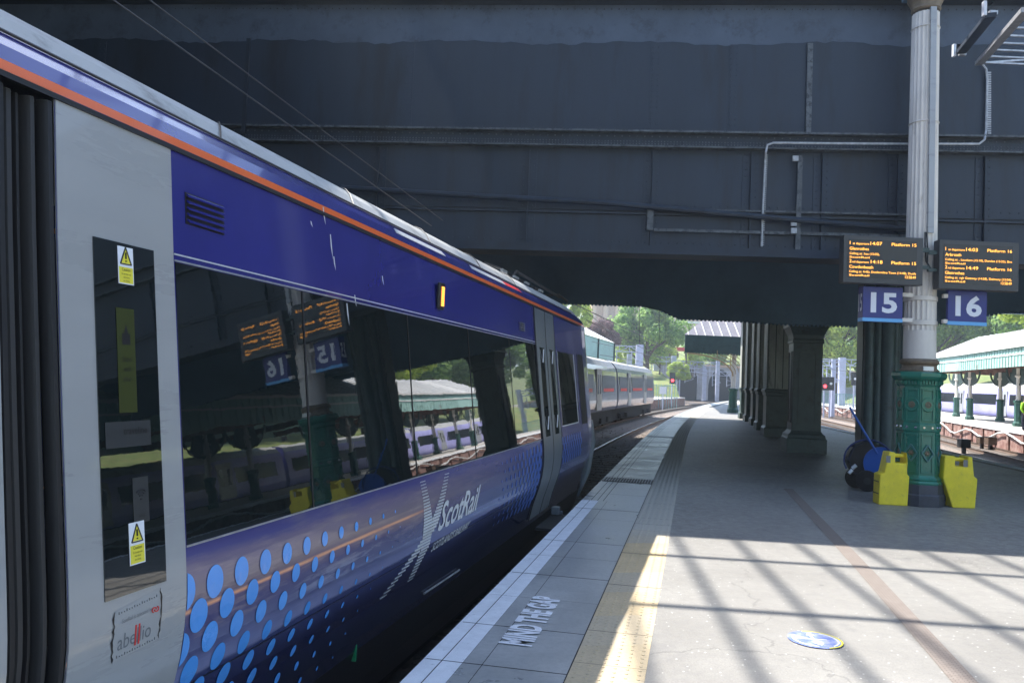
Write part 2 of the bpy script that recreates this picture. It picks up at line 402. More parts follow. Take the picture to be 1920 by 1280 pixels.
stops = [(.0, (.008, .012, .035)), (.22, (.012, .016, .06)), (.36, (.045, .06, .17)), (.38, (.20, .22, .40)), (.43, (.17, .19, .36)), (.48, (.065, .07, .18)),
         (.60, (.065, .055, .16)), (.655, (.12, .085, .15)), (.70, (.19, .15, .19)), (.80, (.16, .13, .22)), (.86, (.06, .06, .22)), (.95, (.026, .028, .20))]
e[0].position = stops[0][0]; e[0].color = stops[0][1]+(1,); e[1].position = stops[-1][0]; e[1].color = stops[-1][1]+(1,)
for p, c in stops[1:-1]: q = e.new(p); q.color = c+(1,)
col = cr.outputs[0]
streak = mth(N, L, 'MULTIPLY', ramp(N, L, s2, .5, .68, 0, .55), mth(N, L, 'MULTIPLY', ramp(N, L, z, .50, .56), ramp(N, L, z, .90, .78)))
col = mix(N, L, streak, col, (.32, .25, .27))
# thin orange ray of the sunset
ol = mth(N, L, 'ABSOLUTE', mth(N, L, 'SUBTRACT', mth(N, L, 'ADD', z, mth(N, L, 'MULTIPLY', mth(N, L, 'SUBTRACT', s1, .5), .015)), mth(N, L, 'ADD', mth(N, L, 'MULTIPLY', Y, .0058), .6285)))
om = mth(N, L, 'MULTIPLY', ramp(N, L, ol, .013, .002), mth(N, L, 'MULTIPLY', ramp(N, L, Y, 5.5, 5.0), ramp(N, L, s2, .25, .5, .45, 1)))
col = mix(N, L, om, col, (.80, .36, .20))
w2 = mth(N, L, 'MULTIPLY', mth(N, L, 'MULTIPLY', ramp(N, L, s2, .46, .6), ramp(N, L, z, .46, .52)), mth(N, L, 'MULTIPLY', ramp(N, L, z, .60, .54), mth(N, L, 'MULTIPLY', ramp(N, L, Y, 3.4, 3.8), ramp(N, L, Y, 5., 4.4))))
col = mix(N, L, mth(N, L, 'MULTIPLY', w2, .6), col, (.28, .30, .42))
col = mix(N, L, mth(N, L, 'MULTIPLY', ramp(N, L, Y, 5.2, 7.5, 0, .6), ramp(N, L, z, .36, .45)), col, (.045, .075, .26))
L.new(col, B.inputs['Base Color']); B.inputs['Roughness'].default_value = .22; B.inputs['Coat Weight'].default_value = .5
M['sunset'] = m

# ------------------------------------------------------------------ platform frame
def xe(y): return -.51+.2315*(y-4.22)+.001*max(0, y-20)**2      # near platform's left edge
def xr(y): return 12.08+.132*(y-18.8)+.0012*max(0, y-30)**2     # its right edge
def xb(y):                                                      # facing edge of the platform beyond the right tracks
    pts = [(-60, 3), (-20, 12.5), (20, 20.2), (39.15, 25.15), (56.8, 30.2), (73.6, 33.2), (90.7, 36.3), (120, 42)]
    for (y0, x0), (y1, x1) in zip(pts, pts[1:]):
        if y <= y1: return x0+(x1-x0)*(y-y0)/(y1-y0)
    return 42
BH = rad(5); BE = Vector((math.cos(BH), -math.sin(BH), 0)); BN = Vector((math.sin(BH), math.cos(BH), 0))
def bp(e, n, z): return BE*e+BN*n+Vector((0, 0, z))
def frange(a, b, s):
    n = max(1, int(round((b-a)/s))); return [a+(b-a)*i/n for i in range(n+1)]

# ground sheet to the horizon at track level
g = MB(); g.add([(-900, -300, -1.25), (900, -300, -1.25), (900, 1200, -1.25), (-900, 1200, -1.25)], [(0, 1, 2, 3)])
struct('ground', g, M['ballast'])
YS = frange(-30, 112, 2)
def strip(mb, fa, fb, z, ys=YS, flip=False):
    mb.grid([[(fa(y), y, z), (fb(y), y, z)] for y in ys], flip=not flip)
K = 1.026
p = MB()
strip(p, lambda y: xe(y)+1.262, lambda y: xr(y)-.55, 0)
struct('platform', p, M['asphalt'])
p = MB(); strip(p, lambda y: xr(y)-.35, lambda y: xr(y), 0)
strip(p, lambda y: xr(y), lambda y: xr(y)+.001, 0)
p.grid([[(xr(y), y, 0), (xr(y), y, -.12)] for y in YS]); p.grid([[(xe(y)+.05, y, -.12), (xe(y)+.05, y, -1.25)] for y in YS])
p.grid([[(xr(y)-.05, y, -.12), (xr(y)-.05, y, -1.25)] for y in YS])
struct('platform_edge', p, [M['coping_white']])
p = MB(); strip(p, lambda y: xr(y)-.55, lambda y: xr(y)-.35, 0)
struct('tactile_strip', p, M['sleeper'])
# coping: individual slabs in one sheet, with joints
cop = MB(); y = -8.
while y < 108:
    y2 = y+.70
    g0 = .003+.002*random.random()
    dz = random.uniform(-.002, .002)
    a, b = y+g0, y2-g0
    cop.cur = 0
    cuts = [0.0, .105, .20, .205] if b < 10.5 else [0, .12, .13, .21, .22, .30, .31]
    sl_ = lambda u, yy: (xe(yy)+u*K, yy-.2*u*K, 0)
    def q(u0, u1, mi, z=0):
        cop.cur = mi
        P0, P1 = sl_(u0, a), sl_(u1, a); P2, P3 = sl_(u1, b), sl_(u0, b)
        cop.add([(P0[0], P0[1], z), (P1[0], P1[1], z), (P2[0], P2[1], z), (P3[0], P3[1], z)], [(0, 1, 2, 3)])
    if a < 10.6:
        q(0, .098, 1, dz); q(.104, .215, 1, dz); q(.217, .32, 0, dz); q(.324, .775, 0, dz)
    else:
        q(0, .11, 0, dz); q(.12, .19, 0, dz); q(.20, .265, 0, dz); q(.275, .775, 0, dz)
    cop.cur = 0
    # front lip
    A, B_ = sl_(0, a), sl_(0, b)
    cop.cur = 1 if a < 10.6 else 0
    cop.add([(A[0], A[1], -.13), (A[0], A[1], dz), (B_[0], B_[1], dz), (B_[0], B_[1], -.13)], [(0, 1, 2, 3)])
    y = y2
struct('coping', cop, [M['slab'], M['coping_white']])
p = MB(); strip(p, lambda y: xe(y)+.005, lambda y: xe(y)+1.3, -.012)
struct('coping_bed', p, M['rubber'])
# tactile paving with blisters
tb = MB(); y = -6.
while y < 60:
    y2 = y+.6 if y < 8.4 else y+.4
    a, b = y+.003, y2-.003
    P = [sl_(.782, a)[:2], sl_(1.175, a)[:2], sl_(1.175, b)[:2], sl_(.782, b)[:2]]
    z = random.uniform(-.001, .0015)
    tb.add([(q_[0], q_[1], z) for q_ in P], [(0, 1, 2, 3)])
    nr = 6; step = .066
    rows = int(round((y2-y)/step))
    if y < 42:
        for i in range(rows):
            f = (i+.5)/rows
            for j in range(nr):
                u = (j+.5)/nr
                X = (P[0][0]*(1-u)+P[1][0]*u)*(1-f)+(P[3][0]*(1-u)+P[2][0]*u)*f
                Yy = (P[0][1]*(1-u)+P[1][1]*u)*(1-f)+(P[3][1]*(1-u)+P[2][1]*u)*f
                if y < 9:
                    if -1 < y: tb.dome((X, Yy, z), (0, 0, 1), .012, .005, 6)
                else:
                    tb.bx((X-.017, Yy-step*.40, z), (.034, 0, 0), (step*.8*.231, step*.8, 0), (0, 0, .006))
    y = y2
struct('tactile_paving', tb, M['tactile'])
# drain channel as a brown tiled band
dl = [(1.6, .5), (2.62, 4.56), (3.17, 6.88), (3.75, 9.42), (4.55, 13.)]
dm = MB(); P = []
for i, (x, y) in enumerate(dl): P.append([(x-.075, y, .004), (x+.075, y, .004)])
dm.grid(P, flip=True)
o = struct('drain_channel', dm, M['drain'])
uv = o.data.uv_layers.new(name='u')
for lp in o.data.loops:
    v = o.data.vertices[lp.vertex_index].co; i = lp.vertex_index
    uv.data[lp.index].uv = (0 if i % 2 == 0 else .15, v.y)
# cover plates across the coping
for (py, nm) in ((13.0, 'ribbed grey steel cover plate crossing the platform edge beside the train doors'), (24.3, 'far steel cover plate crossing the platform edge past the train')):
    t = thing('cover_plate', nm, 'cover plate', (xe(py), py, 0), 0, 'cover plates in the platform edge')
    g = MB(); A = Vector((xe(py)+.02, py, .004)); ux = Vector((.78, -.16, 0)); g.bx(A, ux, (.12, .5, 0), (0, 0, .006)); part('plate', g, M['steel'] if py > 20 else M['rubber2'], t)
    g = MB()
    for k in range(18): g.bx(A+ux*((k+.3)/18)+Vector((0, 0, .006)), ux*.012, (.11, .48, 0), (0, 0, .006))
    part('rib', g, M['steel'], t)
# painted words
tx = MB(); A = G(993, 1213); Bv = G(1050, 1122); A.z = Bv.z = 0
fx = (Bv-A).normalized(); fy = Vector((-fx.y, fx.x, 0))
put_text(tx, 'MIND THE GAP', lambda u, v: A+fx*u+fy*v+Vector((0, 0, .0065)), .185, width=(Bv-A).length, bold=.06)
single('painted_lettering', tx, M['coping_white'], 'white painted words MIND THE GAP on the grey edge slabs', 'floor lettering')
# floor sticker
ct = G(1528, 1200); ct.z = .005
t = thing('floor_sticker', 'round blue distancing sticker with white arrows on the sunlit asphalt', 'floor sticker', ct)
g = MB(); g.lathe(ct, [(.17, 0), (.17, .0015)], 40); part('disc', g, mat('faded_blue_vinyl', (.16, .21, .48), .5, var=.3, vscale=12, dirt=(.40, .42, .50), dscale=10, dthr=.55), t)
g = MB()
def ring(mb, c, r0, r1, z, a0=0, a1=360, n=48):
    P = [[(c.x+r_*math.cos(rad(a0+(a1-a0)*k/n)), c.y+r_*math.sin(rad(a0+(a1-a0)*k/n)), z) for r_ in (r0, r1)] for k in range(n+1)]
    mb.grid(P, flip=True)
ring(g, ct, .135, .148, ct.z+.0025, -60, 60); ring(g, ct, .13, .142, ct.z+.0025, 150, 260)
g.bar(ct+Vector((-.085, .01, .0027)), ct+Vector((.075, -.002, .0027)), .012, .001)
g.bar(ct+Vector((-.01, -.10, .0029)), ct+Vector((0, .12, .0029)), .014, .001)
g.add([ct+Vector((-.04, -.07, .0035)), ct+Vector((.0, -.12, .0035)), ct+Vector((.03, -.07, .0035))], [(0, 1, 2)])
g.add([ct+Vector((-.03, .08, .0035)), ct+Vector((.03, .08, .0035)), ct+Vector((.0, .13, .0035))], [(0, 1, 2)])
part('arrow_mark', g, M['sign_white'], t)
g = MB(); ring(g, ct, .158, .1695, ct.z+.0025, -80, 100); part('rim_text_band', g, M['label_yellow'], t)

# ------------------------------------------------------------------ tracks
def track(fc, y0, y1, label):
    t = thing('railway_track', label, 'railway track', (fc(y0), y0, -1.1), 0, 'railway tracks between the platforms')
    ys = frange(y0, y1, 3)
    for sgn in (-1, 1):
        def off(y, u):
            d = Vector((fc(y+.5)-fc(y-.5), 1, 0)).normalized(); n = Vector((d.y, -d.x, 0)); return Vector((fc(y), y, 0))+n*u
        g = MB(); c = .7525*sgn
        sec = [(-.07, -1.075), (-.07, -1.06), (-.012, -1.03), (-.012, -.96), (-.034, -.95), (-.034, -.916), (.034, -.916), (.034, -.95), (.012, -.96), (.012, -1.03), (.07, -1.06), (.07, -1.075)]
        P = []
        for y in ys: P.append([off(y, c+a)+Vector((0, 0, b)) for a, b in sec])
        g.grid(P, flip=True); r = part('rail', g, M['rail'], t)
        g = MB(); g.grid([[off(y, c-.03)+Vector((0, 0, -.9135)), off(y, c+.03)+Vector((0, 0, -.9135))] for y in ys], flip=True)
        part('rail_head', g, M['railtop'], r)
    g = MB(); y = y0
    while y < y1:
        d = Vector((fc(y+.5)-fc(y-.5), 1, 0)); g.box(Vector((fc(y), y, -1.2)), 2.5, .26, .125, -math.atan2(d.x, 1)); y += .7
    o = part('sleepers', g, M['sleeper'], t); o['kind'] = 'stuff'
    return t
c1 = lambda y: xe(y)-1.45*K
c2 = lambda y: c1(y)-3.9-(.0 if y < 60 else .0)
c3 = lambda y: xr(y)+1.5
c4 = lambda y: xb(y)-1.5
c5 = lambda y: (xr(y)*.5+xb(y)*.5)
def trackbed(fc, y0, y1):
    g = MB(); g.grid([[(fc(y)-3, y, -1.24), (fc(y)-1.6, y, -1.09), (fc(y)+1.6, y, -1.09), (fc(y)+3, y, -1.24)] for y in frange(y0, y1, 3)], flip=True)
    return g
bed = MB()
for fc, a, b in ((c1, -20, 140), (c2, -20, 140), (c3, -20, 120), (c4, -20, 120)):
    g = trackbed(fc, a, b); bed.add(g.v, g.f)
struct('track_ballast', bed, M['ballast'])
track(c1, -6, 140, 'curving track under the near train, emerging bright past its cab')
track(c2, 10, 140, 'track under the distant grey train on the left')
track(c3, 0, 118, 'track running right beside the right edge of the near platform')
track(c4, 0, 118, 'sunlit track along the brick face of the far right platform')
track(c5, 0, 118, 'middle track between the near platform and the far right platform')
# loose ballast stones in sight past the train front
g = MB()
for k in range(2600):
    y = 14+random.random()**1.6*34; x = xe(y)-random.uniform(.15, 4.8); s = random.uniform(.018, .045)
    c = Vector((x, y, -1.09+random.uniform(0, .02))); a = random.random()*6
    vs = [c+Vector((math.cos(a+i*2.1+random.random()*.5)*s, math.sin(a+i*2.1)*s, 0)) for i in range(3)]+[c+Vector((random.uniform(-.3, .3)*s, random.uniform(-.3, .3)*s, s*1.1))]
    g.add(vs, [(0, 1, 3), (1, 2, 3), (2, 0, 3)])
o = struct('ballast_stones', g, M['ballast'], 'stuff')

# ------------------------------------------------------------------ near train
THD = math.atan2(rayd(1347, 726).x, rayd(1347, 726).y)
TT = Vector((math.sin(THD), math.cos(THD), 0)); TN = Vector((math.cos(THD), -math.sin(THD), 0))
def TW(t, Z, z): return TT*Z-TN*t+Vector((0, 0, z))
PROF = [(2.30, -.62), (2.20, -.40), (2.12, -.12), (2.06, .14), (2.015, .28), (1.985, .38), (1.965, .48), (1.953, .60), (1.951, .70), (1.957, .79), (1.971, .92), (1.997, 1.13), (2.03, 1.40), (2.065, 1.7), (2.10, 2.0),
        (2.149, 2.476), (2.155, 2.510), (2.19, 2.57), (2.268, 2.642), (2.35, 2.732), (2.45, 2.802), (2.56, 2.85), (2.75, 2.895), (3.0, 2.925), (3.35, 2.94)]
def tp(z):
    for (t0, z0), (t1, z1) in zip(PROF, PROF[1:]):
        if z <= z1: return t0+(t1-t0)*(z-z0)/(z1-z0)
    return PROF[-1][0]
def zs_between(a, b): return [a]+[z for _, z in PROF if a+.004 < z < b-.004]+[b]
def patch(mb, Z0, Z1, z0, z1, off=.003, dz=1.5, thick=0):
    zz = zs_between(z0, z1); ZZ = frange(Z0, Z1, dz)
    mb.grid([[TW(tp(z)-off, Z, z) for z in zz] for Z in ZZ])
    if thick:
        for rim in ([(Z0, z) for z in zz], [(Z1, z) for z in zz][::-1], [(Z, z0) for Z in ZZ][::-1], [(Z, z1) for Z in ZZ]):
            mb.grid([[TW(tp(z)-off, Z, z), TW(tp(z)-off+thick, Z, z)] for Z, z in rim], flip=True)
def on_side(Z, z, off=.006): return TW(tp(z)-off, Z, z)
loc = TW(3.35, 4, -.915)
train = thing('passenger_train', 'dark blue passenger train with orange roof stripe at the left platform edge', 'train', loc, -THD)
# body: ring loft with rounded nose; the door gap Z 1.91..2.13 is left open and recessed
def ringpts(Z, inset, zlo=-.62):
    pts = []
    for t, z in PROF:
        tt = t+inset*(1 if t < 3.2 else 0); pts.append(TW(min(tt, 3.35), Z, z-inset*.35*max(0, (z-2)/1.)))
    far = [TW(6.7-min(t+inset, 3.35), Z, z-inset*.35*max(0, (z-2)/1.)) for t, z in PROF[::-1][1:]]
    return pts+far
def sect(mb, stations, mats_of_z):
    P = [ringpts(Z, i) for Z, i in stations]
    n = len(P[0]); zl = [z for _, z in PROF]+[z for _, z in PROF[::-1][1:]]
    for a in range(len(P)-1):
        for j in range(n-1):
            mb.cur = mats_of_z(.5*(zl[j]+zl[j+1]))
            mb.add([P[a][j], P[a+1][j], P[a+1][j+1], P[a][j+1]], [(3, 2, 1, 0)][:1])
bodymat = [M['black'], M['sunset'], M['blue'], M['orange'], M['roof']]
def bz(z):
    if z < -.1: return 0
    if z < .9: return 1
    if z < 2.476: return 2
    if z < 2.510: return 3
    if z < 2.642: return 2
    return 4
bd = MB()
sect(bd, [(Z, 0) for Z in (2.13, 2.7, 4, 6, 8, 10, 11.6, 12.6)]+[(12.95, .012), (13.2, .04), (13.38, .10), (13.5, .2), (13.58, .4), (13.6, .8)], bz)
sect(bd, [(Z, 0) for Z in (-12, -6, -1, .3)], bz)
# over and under the doorway
for zlo, zhi in ((2.40, 2.95), (-.62, .10)):
    idx = [i for i, (t, z) in enumerate(PROF) if zlo <= z <= zhi+1e-6]
    P = [[TW(PROF[i][0], Z, PROF[i][1]) for i in idx] for Z in (.3, 2.13)]
    for j in range(len(idx)-1):
        bd.cur = bz(.5*(PROF[idx[j]][1]+PROF[idx[j+1]][1]))
        bd.add([P[0][j], P[1][j], P[1][j+1], P[0][j+1]], [(3, 2, 1, 0)])
body = part('body', bd, bodymat, train, smooth=True)
bd = MB(); bd.bx(TW(2.45, 13.5, -.4), TT*.1, TN*-1.8, (0, 0, 2.7)); part('end_wall', bd, M['black'], train)
# nose face
ns = MB(); ns.bx(TW(2.6, 13.6, -.1), TT*.08, TN*-1.5, (0, 0, 2.3)); part('gangway', ns, M['rubber'], train)
# white-grey panel beside the door, far doors, windows
g = MB(); patch(g, 2.132, 2.705, -.30, 2.455, .004, .3, .01); gp = part('grey_panel', g, M['tgrey'], train, smooth=True, label='pale grey body panel with a slim black window')
g = MB(); patch(g, 2.28, 2.585, .80, 2.025, .008, .3, .006); sw = part('slim_window', g, M['glass'], gp, smooth=True)
def sticker(Zc, zc, w_, h_, parent):
    g = MB(); patch(g, Zc-w_/2, Zc+w_/2, zc-h_/2, zc+h_/2, .0105, 1); s = part('caution_sticker', g, M['sign_white'], parent)
    g = MB(); patch(g, Zc-w_/2+.004, Zc+w_/2-.004, zc-h_/2+.004, zc-.006, .0112, 1)
    g.add([on_side(Zc-.024, zc+.008, .0113), on_side(Zc+.024, zc+.008, .0113), on_side(Zc, zc+.062, .0113)], [(0, 1, 2)])
    part('yellow_field', g, M['label_yellow'], s)
    g = MB()
    def tri(sz, off):
        a = [(-.026*sz, .0), (.026*sz, .0), (0, .062*sz)]
        return a
    for (a, b) in (((-.027, .005), (.027, .005)), ((.027, .005), (0, .066)), ((0, .066), (-.027, .005))):
        A_ = on_side(Zc+a[0], zc+a[1], .0118); B_ = on_side(Zc+b[0], zc+b[1], .0118); g.bar(A_, B_, .0035, .0035)
    g.bar(on_side(Zc, zc+.024, .012), on_side(Zc, zc+.047, .012), .005, .005); g.bar(on_side(Zc, zc+.014, .012), on_side(Zc, zc+.018, .012), .005, .005)
    put_text(g, 'Caution', lambda u, v: on_side(Zc+u, zc-.02+v, .012), .011, align='c', width=.042)
    for k, s_ in enumerate(('Do not enter train', 'when doors', 'are closing')):
        put_text(g, s_, lambda u, v: on_side(Zc+u, zc-.034-.012*k+v, .012), .0065, align='c', width=(.046, .032, .03)[k])
    part('warning_symbol', g, M['black'], s)
sticker(2.43, 1.945, .078, .135, sw); sticker(2.435, .965, .078, .145, sw)
# things seen behind the slim window's glass, as dim decals
g = MB(); patch(g, 2.375, 2.465, 1.42, 1.79, .0095, 1); s = part('notice', g, M['label_dim'], sw)
g = MB(); patch(g, 2.40, 2.44, 1.66, 1.70, .0102, 1); g.add([on_side(2.40, 1.66, .0105), on_side(2.44, 1.66, .0105), on_side(2.42, 1.735, .0105)], [(0, 1, 2)])
for k, s_ in enumerate(('Stand', 'well', 'clear')): put_text(g, s_, lambda u, v: on_side(2.42+u, 1.60-.035*k+v, .0105), .018, align='c', xs=.8)
part('notice_text', g, M['black'], s)
M['wifi'] = mat('wifi_dim', (.032, .036, .04), .4)
g = MB(); patch(g, 2.425, 2.505, 1.03, 1.19, .0095, 1); s = part('wifi_sign', g, M['wifi'], sw)
g = MB()
for rr in (.012, .022, .032):
    pts = [on_side(2.465+rr*math.sin(rad(a)), 1.115+rr*math.cos(rad(a)), .0112) for a in range(-45, 46, 15)]
    g.tube(pts, .002, 5)
g.dome(on_side(2.465, 1.113, .010), TN, .004, .002)
put_text(g, 'wi-fi', lambda u, v: on_side(2.465+u, 1.05+v, .0112), .012, align='c')
part('wifi_symbol', g, M['black'], s)
g = MB(); patch(g, 2.305, 2.53, 1.30, 1.39, .0095, 1); s = part('travel_notice', g, M['wifi'], sw)
g = MB(); put_text(g, 'traveline', lambda u, v: on_side(2.39+u, 1.345+v, .0105), .024, width=.12, bold=.02); part('notice_text', g, M['black'], s)
# torn operator sticker
g = MB()
zz = frange(0, 1, .07)
L_ = [(2.425+random.uniform(-.004, .005), .585+.0*f_+f_*.185) for f_ in zz]; R_ = [(2.672+random.uniform(-.006, .006), .60+f_*.2) for f_ in zz]
L_ = [(2.325+random.uniform(-.004, .006), .585+f_*.170) for f_ in zz]; R_ = [(2.555+random.uniform(-.007, .005), .60+f_*.182) for f_ in zz]
g.grid([[on_side(a[0], a[1], .0055), on_side(b[0], b[1], .0055)] for a, b in zip(L_, R_)], flip=True)
M['tornback'] = mat('torn_sticker', (.33, .34, .35), .4, var=.05)
tr = part('torn_sticker', g, M['tornback'], gp)
g = MB()
for S_, s0 in ((L_, -1), (R_, 1)):
    P = []
    for k, (a, b) in enumerate(S_):
        P.append([on_side(a, b, .0062), on_side(a+s0*(random.uniform(.004, .012) if 0 < k < len(S_)-1 else .002), b+random.uniform(-.004, .004), .0062)])
    g.grid(P, flip=s0 > 0)
part('torn_edge', g, M['black'], tr)
g = MB(); put_text(g, 'abellio', lambda u, v: on_side(2.345+u, .620+v+u*.02, .0066), .052, width=.165, bold=.0); 
part('grey_lettering', g, M['tgrey_dark'], tr)
g = MB(); put_text(g, "ScotRail is operated by", lambda u, v: on_side(2.36+u, .708+v+u*.03, .0066), .014, width=.15)
for k in range(16):
    for zb, sl2 in ((.742, .06), (.596, .03)):
        a = on_side(2.345+k*.0125, zb+k*.0135*sl2, .0066); g.bar(a, on_side(2.345+k*.0125, zb+.005+k*.0135*sl2+.004*(k % 3 == 0), .0066), .004, .001)
M['ltgrey'] = mat('faded_grey', (.2, .2, .2), .5)
part('grey_lettering', g, M['ltgrey'], tr)
g = MB()
for zc in (2.431, 2.448):
    g.bx(on_side(zc-.0035, .614, .0069), TT*.007, TN*.0012, (0, 0, .07))
pts = [on_side(2.520+.011*math.cos(a), .712+.008*math.sin(a), .0072) for a in [x*.5 for x in range(10)]]
g.tube(pts, .0022, 5); pts = [on_side(2.533+.011*math.cos(a), .712+.008*math.sin(a), .0072) for a in [3.1+x*.5 for x in range(10)]]; g.tube(pts, .0022, 5)
part('red_lettering', g, M['red'], tr)

# window ribbon
g = MB(); patch(g, 2.715, 9.15, .905, 2.00, .004, .4, .01)
win = part('window_ribbon', g, M['glass'], train, smooth=True)
for zc in (3.71, 5.15, 6.53, 7.92):
    g = MB(); patch(g, zc-.008, zc+.008, .905, 2.0, .0065, .5); part('window_joint', g, M['rubber'], win)
for z0, mt in ((2.004, 'steel'), (.896, 'steel')):
    g = MB(); patch(g, 2.71, 9.15, z0, z0+.007, .007, .4, .004); part('window_trim', g, M[mt], train)
g = MB(); patch(g, 2.71, 9.15, 2.03, 2.036, .006, .4, .004); part('seam', g, M['bright'], train)
g = MB(); patch(g, 2.13, 12.4, 2.452, 2.470, .012, .5, .012); patch(g, .3, 2.13, 2.452, 2.470, .012, .5, .012); part('gutter', g, M['rubber'], train)
g = MB(); patch(g, 2.71, 9.15, .332, .338, .002, .4); part('crease_line', g, M['rubber'], train)
# roof rib lines and curved section laps
g = MB()
for Z in [3.2, 4.6, 6.0, 7.4, 8.8]:
    P = []
    for t, z in [q_ for q_ in PROF if q_[1] > 2.64]: P.append(TW(t-.003, Z+(t-2.27)*1.3, z+.008))
    g.tube(P, .004, 5)
g.tube([TW(2.262, Z, 2.646) for Z in frange(-2, 12.3, 1)], .006, 5)
part('roof_seam', g, M['rubber2'], train)
g = MB()
for Z0, Z1 in ((5.1, 6.15), (6.85, 8.6)):
    g.add([TW(tp(2.565)-.004, Z0, 2.565), TW(tp(2.565)-.004, Z1, 2.565), TW(tp(2.61)-.004, Z1, 2.61), TW(tp(2.61)-.004, Z0+.06, 2.61)], [(0, 1, 2, 3)])
part('cantrail_label', g, M['bright'], train)
g = MB(); g.add([TW(tp(2.565)-.005, 8.05, 2.565), TW(tp(2.565)-.005, 8.75, 2.565), TW(tp(2.61)-.005, 8.75, 2.61), TW(tp(2.61)-.005, 8.05, 2.61)], [(0, 1, 2, 3)])
part('red_label', g, M['red'], train)
# vents
def vent(Z0, Z1, z0, z1, n):
    g = MB(); patch(g, Z0, Z1, z0, z1, .004, 1, .006); v = part('vent_grille', g, M['rubber'], train)
    g = MB()
    for k in range(n):
        zc = z0+(z1-z0)*(k+.5)/n
        g.bx(on_side(Z0+.006, zc, .004), TT*(Z1-Z0-.012), TN*.012+Vector((0, 0, -.008)), (0, 0, (z1-z0)/n*.35))
    part('louvre', g, M['blue'], v)
vent(2.79, 3.05, 2.17, 2.30, 5)
vent(8.42, 8.66, 2.12, 2.22, 4)
# side indicator lamp
g = MB(); g.box((0, 0, 0), 0, 0, 0); g = MB()
g.bx(on_side(5.76, 2.10, .0), TT*.12, TN*.03, (0, 0, .21)); lamp = part('indicator_lamp', g, M['black'], train, bevel=.012)
g = MB()
lb_ = on_side(5.76, 2.10, 0)+TN*.03
for k in range(9): g.bx(lb_+TT*.035+Vector((0, 0, .03+k*.017)), TT*.055, TN*.004, (0, 0, .011))
part('lamp_lens', g, M['amber_lamp'], lamp)
# handrail under the skirt
g = MB(); g.tube([TW(2.09, 5.74, -.04), TW(2.09, 6.58, -.05)], .008, 8); g.tube([TW(2.09, 5.80, -.04), TW(2.16, 5.80, -.06)], .01, 6); g.tube([TW(2.09, 6.5, -.05), TW(2.16, 6.5, -.07)], .01, 6)
part('handrail', g, M['steel'], train, smooth=True)
# dots
def dot(mb, Zc, zc, rx, rz, off=.0035):
    n = 20; c = on_side(Zc, zc, off); vs = [c]+[on_side(Zc+rx*math.cos(2*math.pi*k/n), zc+rz*math.sin(2*math.pi*k/n), off) for k in range(n)]
    mb.add(vs, [(0, 1+k, 1+(k+1) % n) for k in range(n)])
def dotclip(mb, Zc, zc, rx, rz, zmin, zmax=99, off=.0035):
    n = 24; pts = []
    for k in range(n):
        Zp = min(max(Zc+rx*math.cos(2*math.pi*k/n), zmin), zmax); pts.append(on_side(Zp, zc+rz*math.sin(2*math.pi*k/n), off))
    c = on_side(min(max(Zc, zmin), zmax), zc, off)
    mb.add([c]+pts, [(0, 1+k, 1+(k+1) % n) for k in range(n)])
g = MB()
for row in range(8):
    zc = .728-.1105*row; Zs = 2.70 if row % 2 == 0 else 2.605
    for k in range(14):
        Zc = Zs+.187*k; d = .112-.050*(Zc-2.85)-.004*row
        if d > .008 and zc > -.12: dotclip(g, Zc, zc, d/2, d*.60, 2.712)
part('dot_pattern', g, M['dot'], train, label='bright blue dots shrinking along the lower side')
g = MB()
for row in range(8):
    zc = .79-.085*row; Zs = 7.35 if row % 2 == 0 else 7.44
    for k in range(12):
        Zc = Zs+.17*k; d = .02+.055*(Zc-7.3)
        if Zc < 9.12 and zc > -.1: dotclip(g, Zc, zc, d/2*.85, d*.62, 7, 9.14)
part('dot_pattern', g, M['dot2'], train, label='dull blue dots growing towards the far doors')
g = MB()
for row in range(4):
    for k in range(9):
        Zc = 10.4+.17*k+(.085 if row % 2 else 0); dotclip(g, Zc, .80-.085*row, .045, .055, 10.35, 12.0)
part('dot_pattern', g, M['dot2'], train, label='faint blue dots below the cab side window')
# logo of dashes and lettering
g = MB()
nrow = 32
for r_ in range(nrow):
    f_ = r_/(nrow-1); z = .855-f_*.70
    for arm in (0, 1):
        pw_ = [(0, 5.25), (.45, 5.38), (.7, 5.43), (1, 5.34)] if arm == 0 else [(0, 5.76), (.5, 5.50), (.65, 5.33), (1, 4.87)]
        for (fa, za_), (fb, zb_) in zip(pw_, pw_[1:]):
            if fa <= f_ <= fb+1e-6: Zc = za_+(zb_-za_)*(f_-fa)/(fb-fa)
        wdt = .10+.08*math.exp(-((f_-.55)/.3)**2)
        hgt = .0155*(.35+.75*math.exp(-((f_-.5)/.35)**2))
        n = int(wdt/.014)
        for k in range(n):
            Zd = Zc-wdt/2+wdt*(k+.5)/n
            g.bx(on_side(Zd-.0045, z, .004), TT*(.006+.007*math.exp(-((f_-.5)/.3)**2)), TN*.0012, (0, 0, hgt))
M['logo'] = mat('silver_vinyl', (.58, .61, .64), .35)
part('dash_logo', g, M['logo'], train, label='cross of fine silver dashes')
g = MB(); put_text(g, 'ScotRail', lambda u, v: on_side(5.62+u, .455+v+u*.02, .005), .20, width=1.02, bold=.025, shear=.35)
g2 = MB(); put_text(g2, "SCOTLAND'S RAILWAY", lambda u, v: on_side(5.60+u, .305+v+u*.03, .005), .062, width=.88, bold=.02, shear=.25)
part('lettering', g, M['logo'], train, smooth=False); part('lettering', g2, M['logo'], train)
